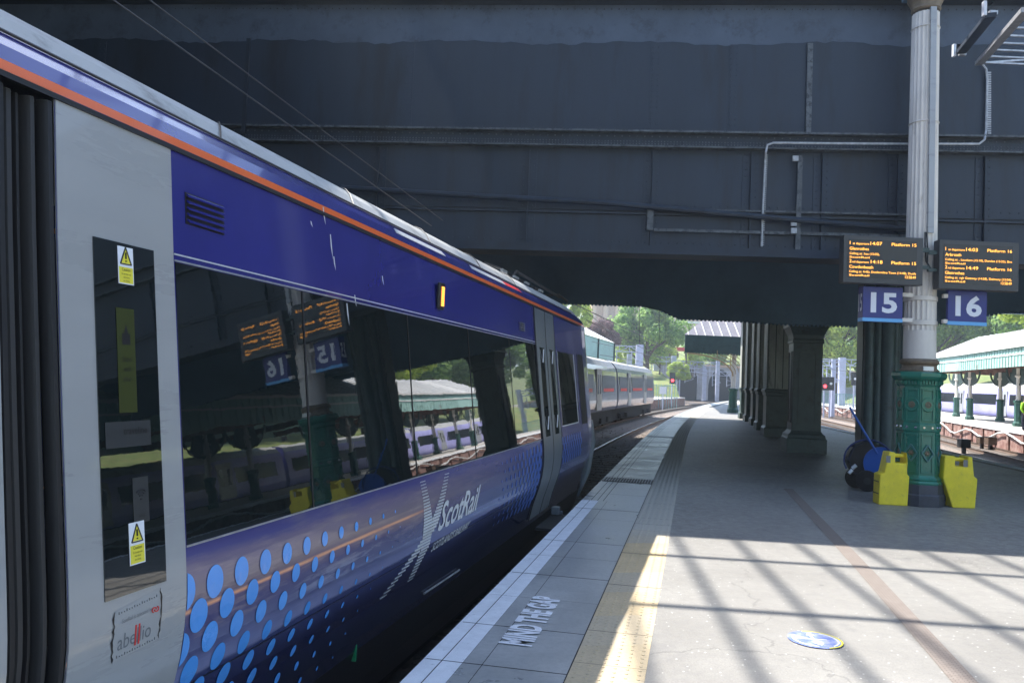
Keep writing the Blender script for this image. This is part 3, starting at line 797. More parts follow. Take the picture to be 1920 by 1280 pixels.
# scratches and dirt runs
g = MB()
for Zc, z0, z1 in ((3.98, 2.40, 2.50), (4.05, 2.22, 2.36), (4.08, 2.16, 2.24), (3.83, 2.36, 2.39), (4.75, 2.16, 2.22), (4.33, 1.98, 2.05), (4.22, 1.86, 1.99)):
    A = on_side(Zc, z1, .006); B2 = on_side(Zc+.02, z0, .006); w_ = .008
    g.add([A-TT*w_*.3, A+TT*w_, B2+TT*.002, (A+B2)/2-TT*w_], [(0, 1, 2, 3)])
part('paint_chip', g, M['white'], train)
# second doors
for Z0, Z1 in ((9.17, 9.72), (9.74, 10.27)):
    g = MB(); patch(g, Z0, Z1, -.05, 2.44, .014, .3, .012); d = part('door', g, M['tgrey_dark'], train, smooth=True)
    zm = Z0+(Z1-Z0)*.5
    g = MB(); patch(g, zm-.12, zm+.12, .92, 1.98, .018, .3, .004); wd = part('door_window', g, M['glass'], d)
    g = MB()
    for z in (1.80, 1.0): g.bx(on_side(zm-.02, z, .019), TT*.04, TN*.003, (0, 0, .16))
    part('window_sticker', g, M['sign_white'], wd)
g = MB()
for Z in (9.155, 9.73, 10.285): patch(g, Z-.01, Z+.01, -.05, 2.44, .017, 1, .01)
part('door_seal', g, M['rubber'], train)
# near sliding door leaf and the deep dark gap
g = MB(); patch(g, .3, 1.905, .0, 2.20, .004, .3, .03); d = part('door', g, M['tgrey'], train, smooth=True, label='pale leaf of the open sliding door at the picture edge')
g = MB()
g.bx(TW(2.75, .2, -.0), TT*2.0, TN*-.02, (0, 0, 2.45))
g.bx(TW(2.15, 2.14, 0), TT*.02, TN*-.6, (0, 0, 2.45))
part('doorway', g, M['dark_brown'], train)
g = MB()
for Zc, dt, w_, mt in ((2.11, .01, .035, 0), (2.065, .035, .03, 1), (2.03, .06, .02, 0), (1.99, .05, .035, 1), (1.945, .03, .03, 0), (1.92, .01, .018, 0)):
    g.cur = mt
    zz = zs_between(.0, 2.44); P = []
    for z in zz:
        c = TW(tp(z)+dt, Zc, z); P.append([c-TT*w_/2+TN*-.03, c-TT*w_/2+TN*.0, c-TT*w_*.25+TN*.012, c+TT*w_*.25+TN*.012, c+TT*w_/2, c+TT*w_/2+TN*-.03])
    g.grid(P, flip=True)
part('door_seal', g, [M['rubber'], M['rubber2']], train, smooth=True)
g = MB(); g.bx(TW(2.30, .3, .0), TT*1.62, TN*-.02, (0, 0, 2.0)); part('inner_panel', g, M['rubber2'], train)
g = MB(); g.bx(TW(2.28, .3, 2.20), TT*1.83, TN*.02, (0, 0, .24)); hd = part('door_header', g, M['rubber'], train)
g = MB(); g.bx(TW(2.25, .3, 2.29), TT*1.55, TN*.02, (0, 0, .025)); g.dome(TW(2.2, 1.84, 2.31), TN, .012, .008); part('header_rail', g, M['bright'], hd)
g = MB(); g.bx(TW(2.24, .3, 2.205), TT*1.5, TN*.02, (0, 0, .018)); part('yellow_edge', g, mat('dull_yellow', (.16, .15, .02), .5), hd)
# cab side window and cab edge
g = MB(); patch(g, 10.47, 11.66, 1.0, 1.98, .006, .4, .008); cw = part('cab_window', g, M['glass'], train, smooth=True)
g = MB(); patch(g, 10.45, 11.68, .985, .998, .009, .4, .006); patch(g, 11.67, 11.685, .99, 1.98, .009, .4, .006); part('window_trim', g, M['bright'], cw)
g = MB(); patch(g, 12.0, 12.5, .95, 2.0, .006, .4, .006); part('cab_window', g, M['rubber'], train)
g = MB(); g.tube([TW(2.05, 13.25, .95), TW(2.02, 13.3, .6), TW(2.09, 13.3, .1), TW(2.22, 13.2, -.3)], [.05, .07, .07, .04], 8)
part('end_pillar', g, M['tgrey_dark'], train, smooth=True)
# door step with bracket
g = MB(); g.bx(TW(2.02, 9.2, -.16), TT*1.05, TN*.22, (0, 0, .03)); st = part('door_step', g, M['rubber2'], train)
g = MB(); g.bx(TW(1.80, 9.2, -.165), TT*1.05, TN*.012, (0, 0, .04)); part('step_edge', g, M['bright'], st)
g = MB(); g.bx(TW(2.02, 10.1, -.12), TT*.12, TN*.10, (0, 0, .10)); g.bx(TW(2.0, 10.35, -.18), TT*.08, TN*.08, (0, 0, .07)); part('bracket', g, M['tgrey_dark'], st, bevel=.01)
# roof equipment at the far end
g = MB()
g.bx(TW(2.9, 8.6, 2.86), TT*.5, TN*-1, (0, 0, .10)); g.bx(TW(2.75, 10.2, 2.86), TT*.9, TN*-1.2, (0, 0, .14))
g.tube([TW(2.7, 8.9, 2.93), TW(2.65, 9.6, 2.95)], .015, 6); g.tube([TW(2.62, 9.9, 2.86), TW(2.62, 10.15, 3.0), TW(2.62, 13.1, 2.98)], .02, 6)
g.tube([TW(2.75, 12.2, 2.9), TW(2.6, 12.9, 3.0), TW(2.55, 13.5, 2.95)], .02, 6); g.bx(TW(2.7, 11.6, 2.84), TT*.6, TN*-.5, (0, 0, .14))
part('roof_equipment', g, M['rubber2'], train)
g = MB()
for Z in (9.3, 9.9, 10.5, 11.4): g.bx(TW(2.6, Z, 2.885), TT*.22, TN*.03, (0, 0, .03))
part('roof_clip', g, M['steel'], train)
# underframe and wheels
g = MB(); g.bx(TW(2.45, -10, -1.0+.2), TT*22.6, TN*-1.8, (0, 0, .5)); part('underframe', g, M['black'], train)
for Z in (8.2, 10.8):
    for t in (2.6, 4.1):
        g = MB(); c = TW(t, Z, -.49); g.tube([c, c-TN*.13], .42, 20); part('wheel', g, M['rail'], train, smooth=True)
g = MB(); g.bx(TW(2.27, 4.3, -.5), TT*1.6, TN*-.3, (0, 0, .45)); g.bx(TW(2.27, 6.4, -.5), TT*1.2, TN*-.3, (0, 0, .4)); part('equipment_box', g, M['black'], train)
g = MB(); a = TW(2.14, 4.62, -.02); g.bx(a, TT*.015, TN*.03, (0, 0, -.16)); part('green_tag', g, mat('green_tag', (.02, .25, .1), .5), train)

# ------------------------------------------------------------------ road bridge over the platforms
br = thing('road_bridge', 'massive dark blue-grey riveted steel road bridge spanning the platforms', 'bridge', bp(0, 12.9, 0), -BH)
FN = 12.9
EL, ER = -16, 26
g = MB(); g.bx(bp(EL, FN, 3.68), BE*(ER-EL), BN*.03, (0, 0, 5.4)); web = part('girder_web', g, M['girder'], br)
g = MB()
P = []
k = 0; e = EL
while e < ER:
    P.append([bp(e, FN-.004, 7.12+random.uniform(-.02, .02)+.03*math.sin(e*2.1)), bp(e, FN-.004, 7.75)]); e += .12
g.grid(P); part('old_paint_band', g, M['girder_pale'], web)
g = MB()
g.bx(bp(EL, FN-.20, 5.60), BE*(ER-EL), BN*.2, (0, 0, .03)); g.bx(bp(EL, FN-.16, 5.37), BE*(ER-EL), BN*.16, (0, 0, .025))
part('flange', g, M['girder_edge'], br)
g = MB(); g.bx(bp(EL, FN-.07, 5.395), BE*(ER-EL), BN*.07, (0, 0, .205)); mid = part('flange_web', g, M['girder'], br)
g = MB()
for r_, zz in ((.011, 5.44), (.011, 5.48), (.013, 5.56)):
    e = EL+8
    while e < ER-8: g.dome(bp(e, FN-.07, zz), -BN, r_, .008, 5); e += .05 if zz < 5.5 else .12
part('rivet_row', g, M['girder_edge'], mid)
g = MB(); g.bx(bp(EL, FN-.25, 3.64), BE*(ER-EL), BN*.55, (0, 0, .035)); g.bx(bp(EL, FN-.10, 3.675), BE*(ER-EL), BN*.1, (0, 0, .12)); part('flange', g, M['girder'], br)
g = MB(); g.bx(bp(EL, FN-.22, 7.75), BE*(ER-EL), BN*.22, (0, 0, .03)); g.bx(bp(EL, FN-.08, 7.78), BE*(ER-EL), BN*.08, (0, 0, .3)); part('flange', g, M['girder'], br)
g = MB(); g.bx(bp(EL, FN-.03, 4.36), BE*(ER-EL), BN*.03, (0, 0, .012)); g.bx(bp(EL, FN-.06, 4.30), BE*(ER-EL), BN*.06, (0, 0, .03)); part('flange', g, M['girder'], web)
stx = [-14, -11.4, -8.8, -6.2, -3.6, -1.1, .9, 2.45, 3.55, 4.7, 6.0, 7.3, 9, 11.5, 14, 17, 20]
for e in stx:
    g = MB(); g.bx(bp(e, FN-.012, 3.80), BE*.26, BN*.012, (0, 0, 1.53)); g.bx(bp(e+.12, FN-.07, 3.80), BE*.02, BN*.06, (0, 0, 1.53))
    s = part('stiffener', g, M['girder'], br)
    g = MB()
    for du in (.05, .21):
        z = 3.86
        while z < 5.3: g.dome(bp(e+du, FN-.012, z), -BN, .014, .011, 5); z += .11
    part('rivet_column', g, M['girder'], s)
g = MB()
e = 0.
for z in (4.47, 3.86):
    e = -4
    while e < 14: g.dome(bp(e, FN, z), -BN, .014, .01, 5); e += .13
part('rivet_row', g, M['girder'], web)
for e in (-8.5, -3.1, .95, 2.2, 5.2, 9.0):
    g = MB(); g.bx(bp(e, FN-.008, 5.64), BE*.14, BN*.008, (0, 0, 1.46)); cs_ = part('cover_strip', g, M['girder'], web)
    g = MB(); z = 5.7
    while z < 7.05:
        for du in (.03, .11): g.dome(bp(e+du, FN-.008, z), -BN, .011, .009, 5)
        z += .09
    part('rivet_column', g, M['girder'], cs_)
g = MB(); e = -8.
while e < 14: g.dome(bp(e, FN-.004, 7.68), -BN, .013, .01, 5); g.dome(bp(e, FN, 5.70), -BN, .012, .01, 5); e += .12
part('rivet_row', g, M['girder'], web)
# deck and inner girders
g = MB(); g.bx(bp(EL-20, FN+.03, 6.25), BE*(ER-EL+45), BN*29.8, (0, 0, 2.85)); part('deck', g, M['soffit'], br)
for n_ in (16.5, 20.2, 24, 28, 32, 36, 40):
    g = MB(); g.bx(bp(-30, n_, 6.0), BE*80, BN*.3, (0, 0, .3)); g.bx(bp(-30, n_-.15, 5.97), BE*80, BN*.6, (0, 0, .03)); part('cross_girder', g, M['soffit'], br)
# far girder with its curved lower edge over the tracks and a row of pendants
FF = 20.75
def zlow(e):   # lower edge height by lateral position
    pts = [(-40, 3.60), (1.78, 3.60), (2.48, 3.30), (3.85, 3.30), (5.3, 3.25), (8.4, 3.30), (10.55, 3.78), (60, 3.80)]
    for (a, za), (b, zb) in zip(pts, pts[1:]):
        if e <= b: return za+(zb-za)*(e-a)/(b-a)
    return 3.8
g = MB(); es = frange(-40, 60, .5)
for dn in (0, .3): g.grid([[bp(e, FF+dn, zlow(e)), bp(e, FF+dn, 8.6)] for e in es], flip=dn == 0)
g.grid([[bp(e, FF, zlow(e)), bp(e, FF+.3, zlow(e))] for e in es]); fg = part('shaped_girder', g, M['soffit'], br)
g = MB(); e = -8.
while e < 20: g.bx(bp(e, FF+.02, zlow(e+.025)-.045), BE*.05, BN*.05, (0, 0, .05)); e += .1
part('scalloped_fringe', g, M['soffit'], fg)
g = MB(); g.bx(bp(-40, 42.9, 5.95), BE*100, BN*.3, (0, 0, 3)); part('outer_girder', g, M['soffit'], br)
# girder carried by the row of pillars, from the near girder to the far one
def xc(y): return 6.06+.184*(y-11.82)
A = Vector((xc(13.4), 13.4, 0)); Bq = Vector((xc(42.8), 42.8, 0)); dv = Bq-A; sdv = Vector((dv.y, -dv.x, 0)).normalized()
g = MB(); g.bx(A-sdv*.45+Vector((0, 0, 5.2)), dv, sdv*.9, (0, 0, 1.2)); part('longitudinal_girder', g, M['soffit'], br)
# left and right walls under the bridge
wl = MB(); wl.bx((-11.2, -24, -1.25), (0, 60, 0), (-.6, 0, 0), (0, 0, 10.6)); 
sw_ = thing('side_wall', 'very dark brown wall with piers behind the near train', 'wall', (-11.2, 6, -1.25))
part('wall_face', wl, M['dark_brown'], sw_)
for k in range(12):
    g = MB(); g.box((-10.95, -20+k*5, -1.25), .5, 1., 10); part('pier', g, M['dark_brown'], sw_)

# ------------------------------------------------------------------ station roof over the near platform (above the frame; its bars throw the grid of shadows)
RZ = 9.3
rf = thing('glazed_roof', 'glazing bars of the station roof above the sunlit platform', 'station roof', bp(0, 2, RZ), -BH)
sh = Vector((-math.sin(SUN_H-BH)*0, 0, 0))
ct_ = 1/math.tan(SUN_E); dE = math.sin(SUN_H-BH)*ct_*RZ; dN = math.cos(SUN_H-BH)*ct_*RZ
g = MB()
e0 = 1.06+dE; RR = 12.6
for k in range(-8, 13):
    g.bx(bp(e0+(RR-RZ)*dE/RZ+k*.63-.05, -6.6, RR), BE*.062, BN*24, (0, 0, .04))
part('rafter', g, M['girder'], rf)
g = MB()
for k in range(11):
    n_ = 7.64+dN-1.73*k; g.bx(bp(-10, n_-.03, RZ-.14), BE*19, BN*.06, (0, 0, .08))
part('purlin', g, M['girder'], rf)
g = MB(); g.bx(bp(-34, -24, RZ), BE*28.7, BN*36.8, (0, 0, .15)); g.bx(bp(-11.5, -30, RZ), BE*34, BN*16, (0, 0, .15))  # added unseen slabs; they keep sky and sun off the left and train roof
part('added_shade_roof', g, M['soffit'], rf)
g = MB()
for n_ in (-6.7,): g.bx(bp(-11.5, n_, RZ-.7), BE*30, BN*.2, (0, 0, .55))
part('roof_beam', g, M['soffit'], rf)

# ------------------------------------------------------------------ columns
def octa(mb, c, prof): mb.lathe(c, prof, 8, rad(22.5))
def ornate_base(t, c, green, plinth, gold, detail=True, s=1.):
    # widths given across flats; r = across flats/2/cos(22.5)
    q = lambda w_: w_/2/math.cos(rad(22.5))*s
    g = MB(); octa(g, c, [(q(.70), 0), (q(.70), .16), (q(.665), .175), (q(.655), .31)]); part('plinth', g, plinth, t, bevel=.006 if detail else 0)
    g = MB(); octa(g, c, [(q(.655), .311), (q(.66), .34), (q(.62), .36), (q(.64), .385), (q(.575), .41), (q(.54), .44), (q(.535), 1.07), (q(.565), 1.08), (q(.565), 1.18), (q(.535), 1.19), (q(.525), 1.72), (q(.56), 1.75), (q(.56), 1.80), (q(.66), 1.84), (q(.69), 1.87), (q(.69), 1.92), (q(.60), 1.94)])
    b = part('green_base', g, green, t, bevel=.004 if detail else 0)
    if not detail: return b
    for k in range(8):
        a = rad(-90+45*k); nrm = Vector((math.cos(a), math.sin(a), 0)); tg = Vector((-nrm.y, nrm.x, 0)); up = Vector((0, 0, 1))
        if k in (3, 4, 5): continue
        F = lambda u, z, o: c+nrm*(.2675+o)+tg*u+up*z
        g = MB()
        for z0, z1 in ((.47, 1.04), (1.22, 1.69)):     # raised frames round sunk panels
            wv = .078
            for u in (-wv, wv): g.bx(F(u-.012, z0, -.005), tg*.024, nrm*.02, up*(z1-z0))
            for z in (z0, z1-.024): g.bx(F(-wv+.0125, z, -.005), tg*(2*wv-.025), nrm*.02, up*.024)
        part('panel_frame', g, green, b, bevel=.003)
        g = MB(); cc = F(0, 1.46, .008)
        pts = [cc+(tg*math.cos(x*math.pi/12)+up*math.sin(x*math.pi/12))*.088 for x in range(25)]; g.tube(pts, .016, 6, False)
        g.prism([cc+(tg*math.cos(x*math.pi/10)+up*math.sin(x*math.pi/10))*.08 for x in range(20)], nrm*.008)
        part('roundel', g, green, b, smooth=True)
        g = MB()
        for x in range(10): g.dome(cc+nrm*.008+(tg*math.cos(x*math.pi/5)+up*math.sin(x*math.pi/5))*.036, nrm, .014, .010)
        g.dome(cc+nrm*.008, nrm, .02, .016, 8); part('rosette', g, gold, b)
        g = MB(); cd = F(0, .76, .006)
        dia = [cd+tg*.085, cd+up*.12, cd-tg*.085, cd-up*.12]
        for i in range(4): g.bar(dia[i]+nrm*.012, dia[(i+1) % 4]+nrm*.012, .022, .026, nrm)
        part('diamond', g, M['diam'], b, bevel=.003)
        g = MB(); g.dome(cd+nrm*.004, nrm, .028, .014, 8)
        for x in range(6): g.dome(cd+nrm*.004+(tg*math.cos(x*math.pi/3)+up*math.sin(x*math.pi/3))*.032, nrm, .012, .008)
        part('rosette', g, gold, b)
        for u in (-.06, .06):
            g = MB(); g.dome(F(u, 1.13, .016), nrm, .022, .018, 8); part('stud', g, M['studs'], b, smooth=True)
        g = MB()
        for x in range(5): g.bx(F(-.09+x*.042, 1.755, .005), tg*.02, nrm*.035, up*.055)
        part('dentil', g, green, b)
    return b
M['diam'] = mat('teal_paint', (.05, .17, .16), .3)
cb = Vector((6.06, 11.88, 0))
col = thing('iron_column', 'tall fluted cream column on a green ornate base between the two departure boards', 'column', cb, 0, 'iron columns along the platform')
ornate_base(col, cb, M['green'], M['plinth'], M['gold_dull'])
g = MB(); g.lathe(cb, [(.27, 1.935), (.275, 1.96), (.25, 1.98), (.235, 2.0), (.235, 2.04), (.262, 2.06), (.268, 2.09), (.255, 2.115), (.235, 2.13)], 32); part('gold_ring', g, M['gold_dull'], col, smooth=True)
g = MB(); g.bx(cb+Vector((-.075, -.262, 1.955)), (.15, 0, 0), (0, -.012, 0), (0, 0, .06)); part('name_plate', g, M['bright'], col)
def fluted(c, r0, r1, z0, z1, n=20, depth=.014):
    g = MB(); P = []
    for z, r_ in ((z0, r0), ((z0+z1)/2, (r0+r1)/2), (z1, r1)):
        rg = []
        for k in range(n*6):
            a = 2*math.pi*k/(n*6); ph = (k % 6)
            rr = r_-(depth if ph in (2, 3) else depth*.7 if ph in (1, 4) else 0)
            rg.append((c.x+rr*math.cos(a), c.y+rr*math.sin(a), c.z+z))
        rg.append(rg[0]); P.append(rg)
    g.grid(P, flip=True); return g
g = MB(); g.lathe(cb, [(.225, 2.12), (.222, 2.55)], 32, cap=False); part('smooth_shaft', g, M['cream'], col, smooth=True)
part('shaft', fluted(cb, .222, .19, 2.55, 7.35), M['cream'], col)
for z in (2.66, 3.02, 5.67, 7.12): 
    g = MB(); g.lathe(cb, [(.226-.0065*(z-2.5), z-.035), (.236-.0065*(z-2.5), z-.03), (.236-.0065*(z-2.5), z+.03), (.226-.0065*(z-2.5), z+.035)] if z < 3.1 else [(.222-.0065*(z-2.5), z-.012), (.232-.0065*(z-2.5), z), (.222-.0065*(z-2.5), z+.012)], 32, cap=False); part('band', g, M['cream'], col, smooth=True)
g = MB(); g.lathe(cb, [(.19, 7.38), (.21, 7.41), (.20, 7.45), (.24, 7.54), (.26, 7.57), (.26, 7.64)], 24); part('capital', g, M['gold_dull'], col, smooth=True)
g = MB(); g.bx(cb+Vector((-.03, -.245, 3.98)), (.085, 0, 0), (0, .06, 0), (0, .03, 3.4)); part('cable_trunking', g, M['tgrey'], col)
g = MB(); g.box(cb+Vector((0, 0, 7.64)), .5, .5, 1.1); part('stub_post', g, M['soffit'], col)

# pillars under the bridge
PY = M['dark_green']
c = Vector((xc(14.5)+.14, 14.5, 0)); rzp = -rad(10)
t = thing('clustered_pillar', 'dark green pillar of clustered shafts behind the lamp column and blue reel', 'pillar', c, rzp, 'pillars under the bridge')
g = MB()
for dx, r_ in ((-.30, .085), (-.15, .07), (0, .13), (.15, .07), (.30, .085)):
    g.lathe(c+Vector((dx, -.26+abs(dx)*.2, 0)), [(r_*1.15, 0), (r_*1.15, .4), (r_, .45), (r_, 5.9)], 14)
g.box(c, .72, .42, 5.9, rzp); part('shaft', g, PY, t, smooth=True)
g = MB(); g.box(c+Vector((0, -.02, 0)), .86, .9, .16, rzp); part('foot', g, PY, t, bevel=.02)
c = Vector((xc(20.9)-.05, 20.9, 0))
t = thing('square_pillar', 'square dark pillar with sunk panel and flared capital, standing alone in mid platform', 'pillar', c, rzp, 'pillars under the bridge')
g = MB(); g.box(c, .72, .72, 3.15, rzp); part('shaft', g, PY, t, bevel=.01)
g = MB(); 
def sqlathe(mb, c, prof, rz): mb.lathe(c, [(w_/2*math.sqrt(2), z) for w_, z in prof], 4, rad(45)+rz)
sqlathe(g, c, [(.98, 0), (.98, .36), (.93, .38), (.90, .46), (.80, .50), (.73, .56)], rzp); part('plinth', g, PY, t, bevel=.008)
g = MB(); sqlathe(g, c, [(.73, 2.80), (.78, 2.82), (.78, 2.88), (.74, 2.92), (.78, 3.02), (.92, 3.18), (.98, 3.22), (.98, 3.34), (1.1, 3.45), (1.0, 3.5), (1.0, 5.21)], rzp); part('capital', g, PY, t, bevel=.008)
ax = Vector((math.cos(rzp), math.sin(rzp), 0)); ay = Vector((-math.sin(rzp), math.cos(rzp), 0))
for sx, sy, dx in ((ax, -ay, 1), (-ay, -ax, 1)):
    g = MB(); o = c+sy*.36
    for a, b, w_, h_ in ((-.22, .75, .03, 1.85), (.19, .75, .03, 1.85)): g.bx(o+sx*a+Vector((0, 0, b)), sx*w_, sy*.022, (0, 0, h_))
    for z in (.75, 2.57): g.bx(o+sx*-.19+Vector((0, 0, z)), sx*.38, sy*.022, (0, 0, .03))
    part('panel_frame', g, PY, t)
# row of boxed columns
first = None
rowlab = {27.2: 'nearest of the row of boxed cream-topped columns, beside the square pillar', 31: 'second of the row of boxed columns receding under the bridge', 34.6: 'third of the row of boxed columns receding under the bridge', 38.2: 'fourth of the row of boxed columns, still in the bridge shade', 41.6: 'fifth of the row of boxed columns, at the edge of the bridge shade'}
for (yy, lb), (bx_, by_) in zip(rowlab.items(), ((1454, 818), (1437, 812), (1425, 806), (1412, 800), (1401, 794))):
    c = Vector((D(bx_, by_, yy).x, yy, 0))
    if first is None:
        t = first = thing('boxed_column', lb, 'column', c, rzp, 'boxed columns in a row under the bridge')
        g = MB(); sqlathe(g, c, [(.88, 0), (.88, .28), (.80, .32), (.76, .36), (.76, 1.35), (.82, 1.38), (.82, 1.46), (.90, 1.5), (.90, 1.56), (.8, 1.6)], rzp); part('green_base', g, M['dark_green'], t, bevel=.006)
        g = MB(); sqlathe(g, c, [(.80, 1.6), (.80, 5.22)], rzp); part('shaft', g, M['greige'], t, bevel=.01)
        g = MB()
        for u in (-.36, -.12, .12, .36): g.bx(c+ax*(u-.012)-ay*.402+Vector((0, 0, 1.62)), ax*.024, -ay*.02, (0, 0, 2.4))
        for z in (.46, 1.28): g.bx(c-ax*.28-ay*.38+Vector((0, 0, z)), ax*.56, -ay*.015, (0, 0, .025))
        part('panel_frame', g, M['dark_green'], t)
    else: dup(first, c, rzp, lb)
# sunlit canopy columns beyond the bridge
def canopy_column(c, label, group, top=3.5, s=1.):
    t = thing('canopy_column', label, 'column', c, 0, group)
    g = MB(); octa(g, c, [(.30*s, 0), (.30*s, .2), (.25*s, .25), (.22*s, .3), (.22*s, 1.35), (.27*s, 1.4), (.27*s, 1.5), (.2*s, 1.52)]); part('green_base', g, M['green2'], t)
    g = MB(); g.lathe(c, [(.15*s, 1.5), (.17*s, 1.55), (.13*s, 1.6), (.12*s, top-.55), (.2*s, top-.5), (.2*s, top-.42), (.13*s, top-.4), (.13*s, top)], 14); part('shaft', g, M['cream'], t, smooth=True)
    return t
far_col = canopy_column(Vector((.2785*50.2, 50.2, 0)), 'cream column with green foot, sunlit just beyond the bridge', 'columns of the canopy ahead', 4.9, 1.15)
for yy in (56, 62, 68): dup(far_col, Vector((.2785*yy, yy, 0)), 0, 'column hidden in line behind the sunlit cream column')

# ------------------------------------------------------------------ departure boards and platform signs
def board(xl, xr_, y, z0, z1, lines, label, side):
    xm = (xl+xr_)/2; t = thing('departure_board', label, 'departure board', (xm, y, z0), 0, 'departure boards on the lamp column')
    g = MB(); g.bx((xl, y, z0), (xr_-xl, 0, 0), (0, .16, 0), (0, 0, z1-z0)); cs = part('case', g, M['board'], t, bevel=.008)
    g = MB(); g.bx((xl+.06, y-.004, z0+.07), (xr_-xl-.15, 0, 0), (0, .004, 0), (0, 0, z1-z0-.13)); part('screen', g, M['board_face'], t)
    g = MB(); x0 = xl+.085; x1 = xr_-.105
    for (s, x, z, sz, al, wd) in lines:
        X = x0+x*(x1-x0)
        put_text(g, s, lambda u, v: Vector((X+u, y-.007, z0+z+v)), sz, width=(None if wd is None else wd*(x1-x0)), align=al, bold=0)
    tx_ = part('lit_text', g, M['amber'], t)
    g = MB()
    if side > 0: g.bx((xl-.12, y+.06, z0+.5), (.13, 0, 0), (0, .05, 0), (0, 0, .06)); g.bx((xl-.12, y+.06, z0+.25), (.13, 0, 0), (0, .05, 0), (0, 0, .05))
    else: g.bx((xr_-.01, y+.06, z0+.5), (.13, 0, 0), (0, .05, 0), (0, 0, .06)); g.bx((xr_-.01, y+.06, z0+.25), (.13, 0, 0), (0, .05, 0), (0, 0, .05))
    part('bracket', g, M['dark_green'], t)
def two(a, ta, pl, da, ca, wa, tb, dbt, cb_, wb):
    b, sm = .047, .03
    return [('1', 0, .555, b, 'l', None), ('st departure', .045, .555, sm, 'l', .245), (ta, .31, .555, b, 'l', .175), ('Platform '+pl, 1, .555, b*.9, 'r', .37),
            (da, 0, .475, b*.9, 'l', None), (ca, 0, .41, sm, 'l', wa), ('ScotRail', 0, .358, sm*.9, 'l', .30),
            ('2', 0, .29, b, 'l', None), ('nd departure', .045, .29, sm, 'l', .245), (tb, .32, .29, b, 'l', .175), ('Platform '+pl, 1, .29, b*.9, 'r', .37),
            (dbt, 0, .212, b*.9, 'l', None), (cb_, 0, .15, sm, 'l', wb), ('ScotRail', 0, .098, sm*.9, 'l', .30), ('13:58:49', 1, .092, b*.8, 'r', .16)]
board(4.72, 5.87, 11.45, 3.17, 3.86, two(0, '14:07', '15', 'Glenrothes', 'Calling at: :hes (15:05),', .45, '14:18', 'Cowdenbeath', 'Calling at: 4:45), Dunfermline Town (14:48), Dunfe', 1.),
      'amber-lettered departure board for platform 15, left of the column', -1)
board(6.10, 7.25, 11.45, 3.14, 3.85, two(0, '14:03', '16', 'Arbroath', 'Calling at: , Leuchars (15:10), Dundee (15:25), Bro', 1., '14:49', 'Glenrothes', 'Calling at: :rgh Gateway (14:58), Dalmeny (15:04),', 1.),
      'amber-lettered departure board for platform 16, right of the column', 1)
def psign(xl, xr_, y, num, label, side):
    z0, z1 = 2.64, 3.15; d = .16 if side < 0 else .05
    t = thing('platform_sign', label, 'platform sign', ((xl+xr_)/2, y, z0), 0, 'platform number signs')
    g = MB(); g.bx((xl, y, z0), (xr_-xl, 0, 0), (0, d, 0), (0, 0, z1-z0)); part('sign_box', g, M['navy_sign'], t, bevel=.004)
    g = MB(); g.bx((xl-.001, y-.003, z0), (xr_-xl+.002, 0, 0), (0, .003, 0), (0, 0, .052)); g.bx((xl-.003, y-.003, z0), (.002, 0, 0), (0, d, 0), (0, 0, .052)); part('light_blue_band', g, M['sign_cyan'], t)
    g = MB(); put_text(g, num, lambda u, v: Vector(((xl+xr_)/2+.015+u, y-.004, z0+.145+v)), .27, width=.385, align='c', bold=.05)
    if side < 0: put_text(g, num, lambda u, v: Vector((xl-.004, y+d/2-u, z0+.155+v)), .245, width=.12, align='c', bold=.035)
    part('number', g, M['sign_white'], t)
    g = MB()
    a, b = (xr_, cb.x-.21) if side < 0 else (cb.x+.21, xl)
    for z in (z0+.0, z0+.37): g.bx((a, y+(.06 if side < 0 else .0), z+.02), (b-a, 0, 0), (0, .06, 0), (0, 0, .055))
    part('bracket', g, M['cream'], t)
psign(5.09, 5.67, 11.62, '15', 'blue sign with white number 15 and light blue base band', -1)
psign(6.33, 6.90, 11.62, '16', 'blue sign with white number 16 and light blue base band', 1)
g = MB(); pts = [(5.98, 11.62, 3.98), (5.97, 11.6, 3.8), (5.99, 11.6, 3.55), (6.06, 11.58, 3.42), (6.15, 11.55, 3.38)]; g.tube(pts, .014, 6); g.tube([(6.0, 11.62, 3.98), (6.01, 11.6, 3.7), (6.0, 11.58, 3.5)], .01, 6)
single('cable', g, M['black'], 'black cables dropping from the trunking to the departure boards', 'cable', smooth=True)

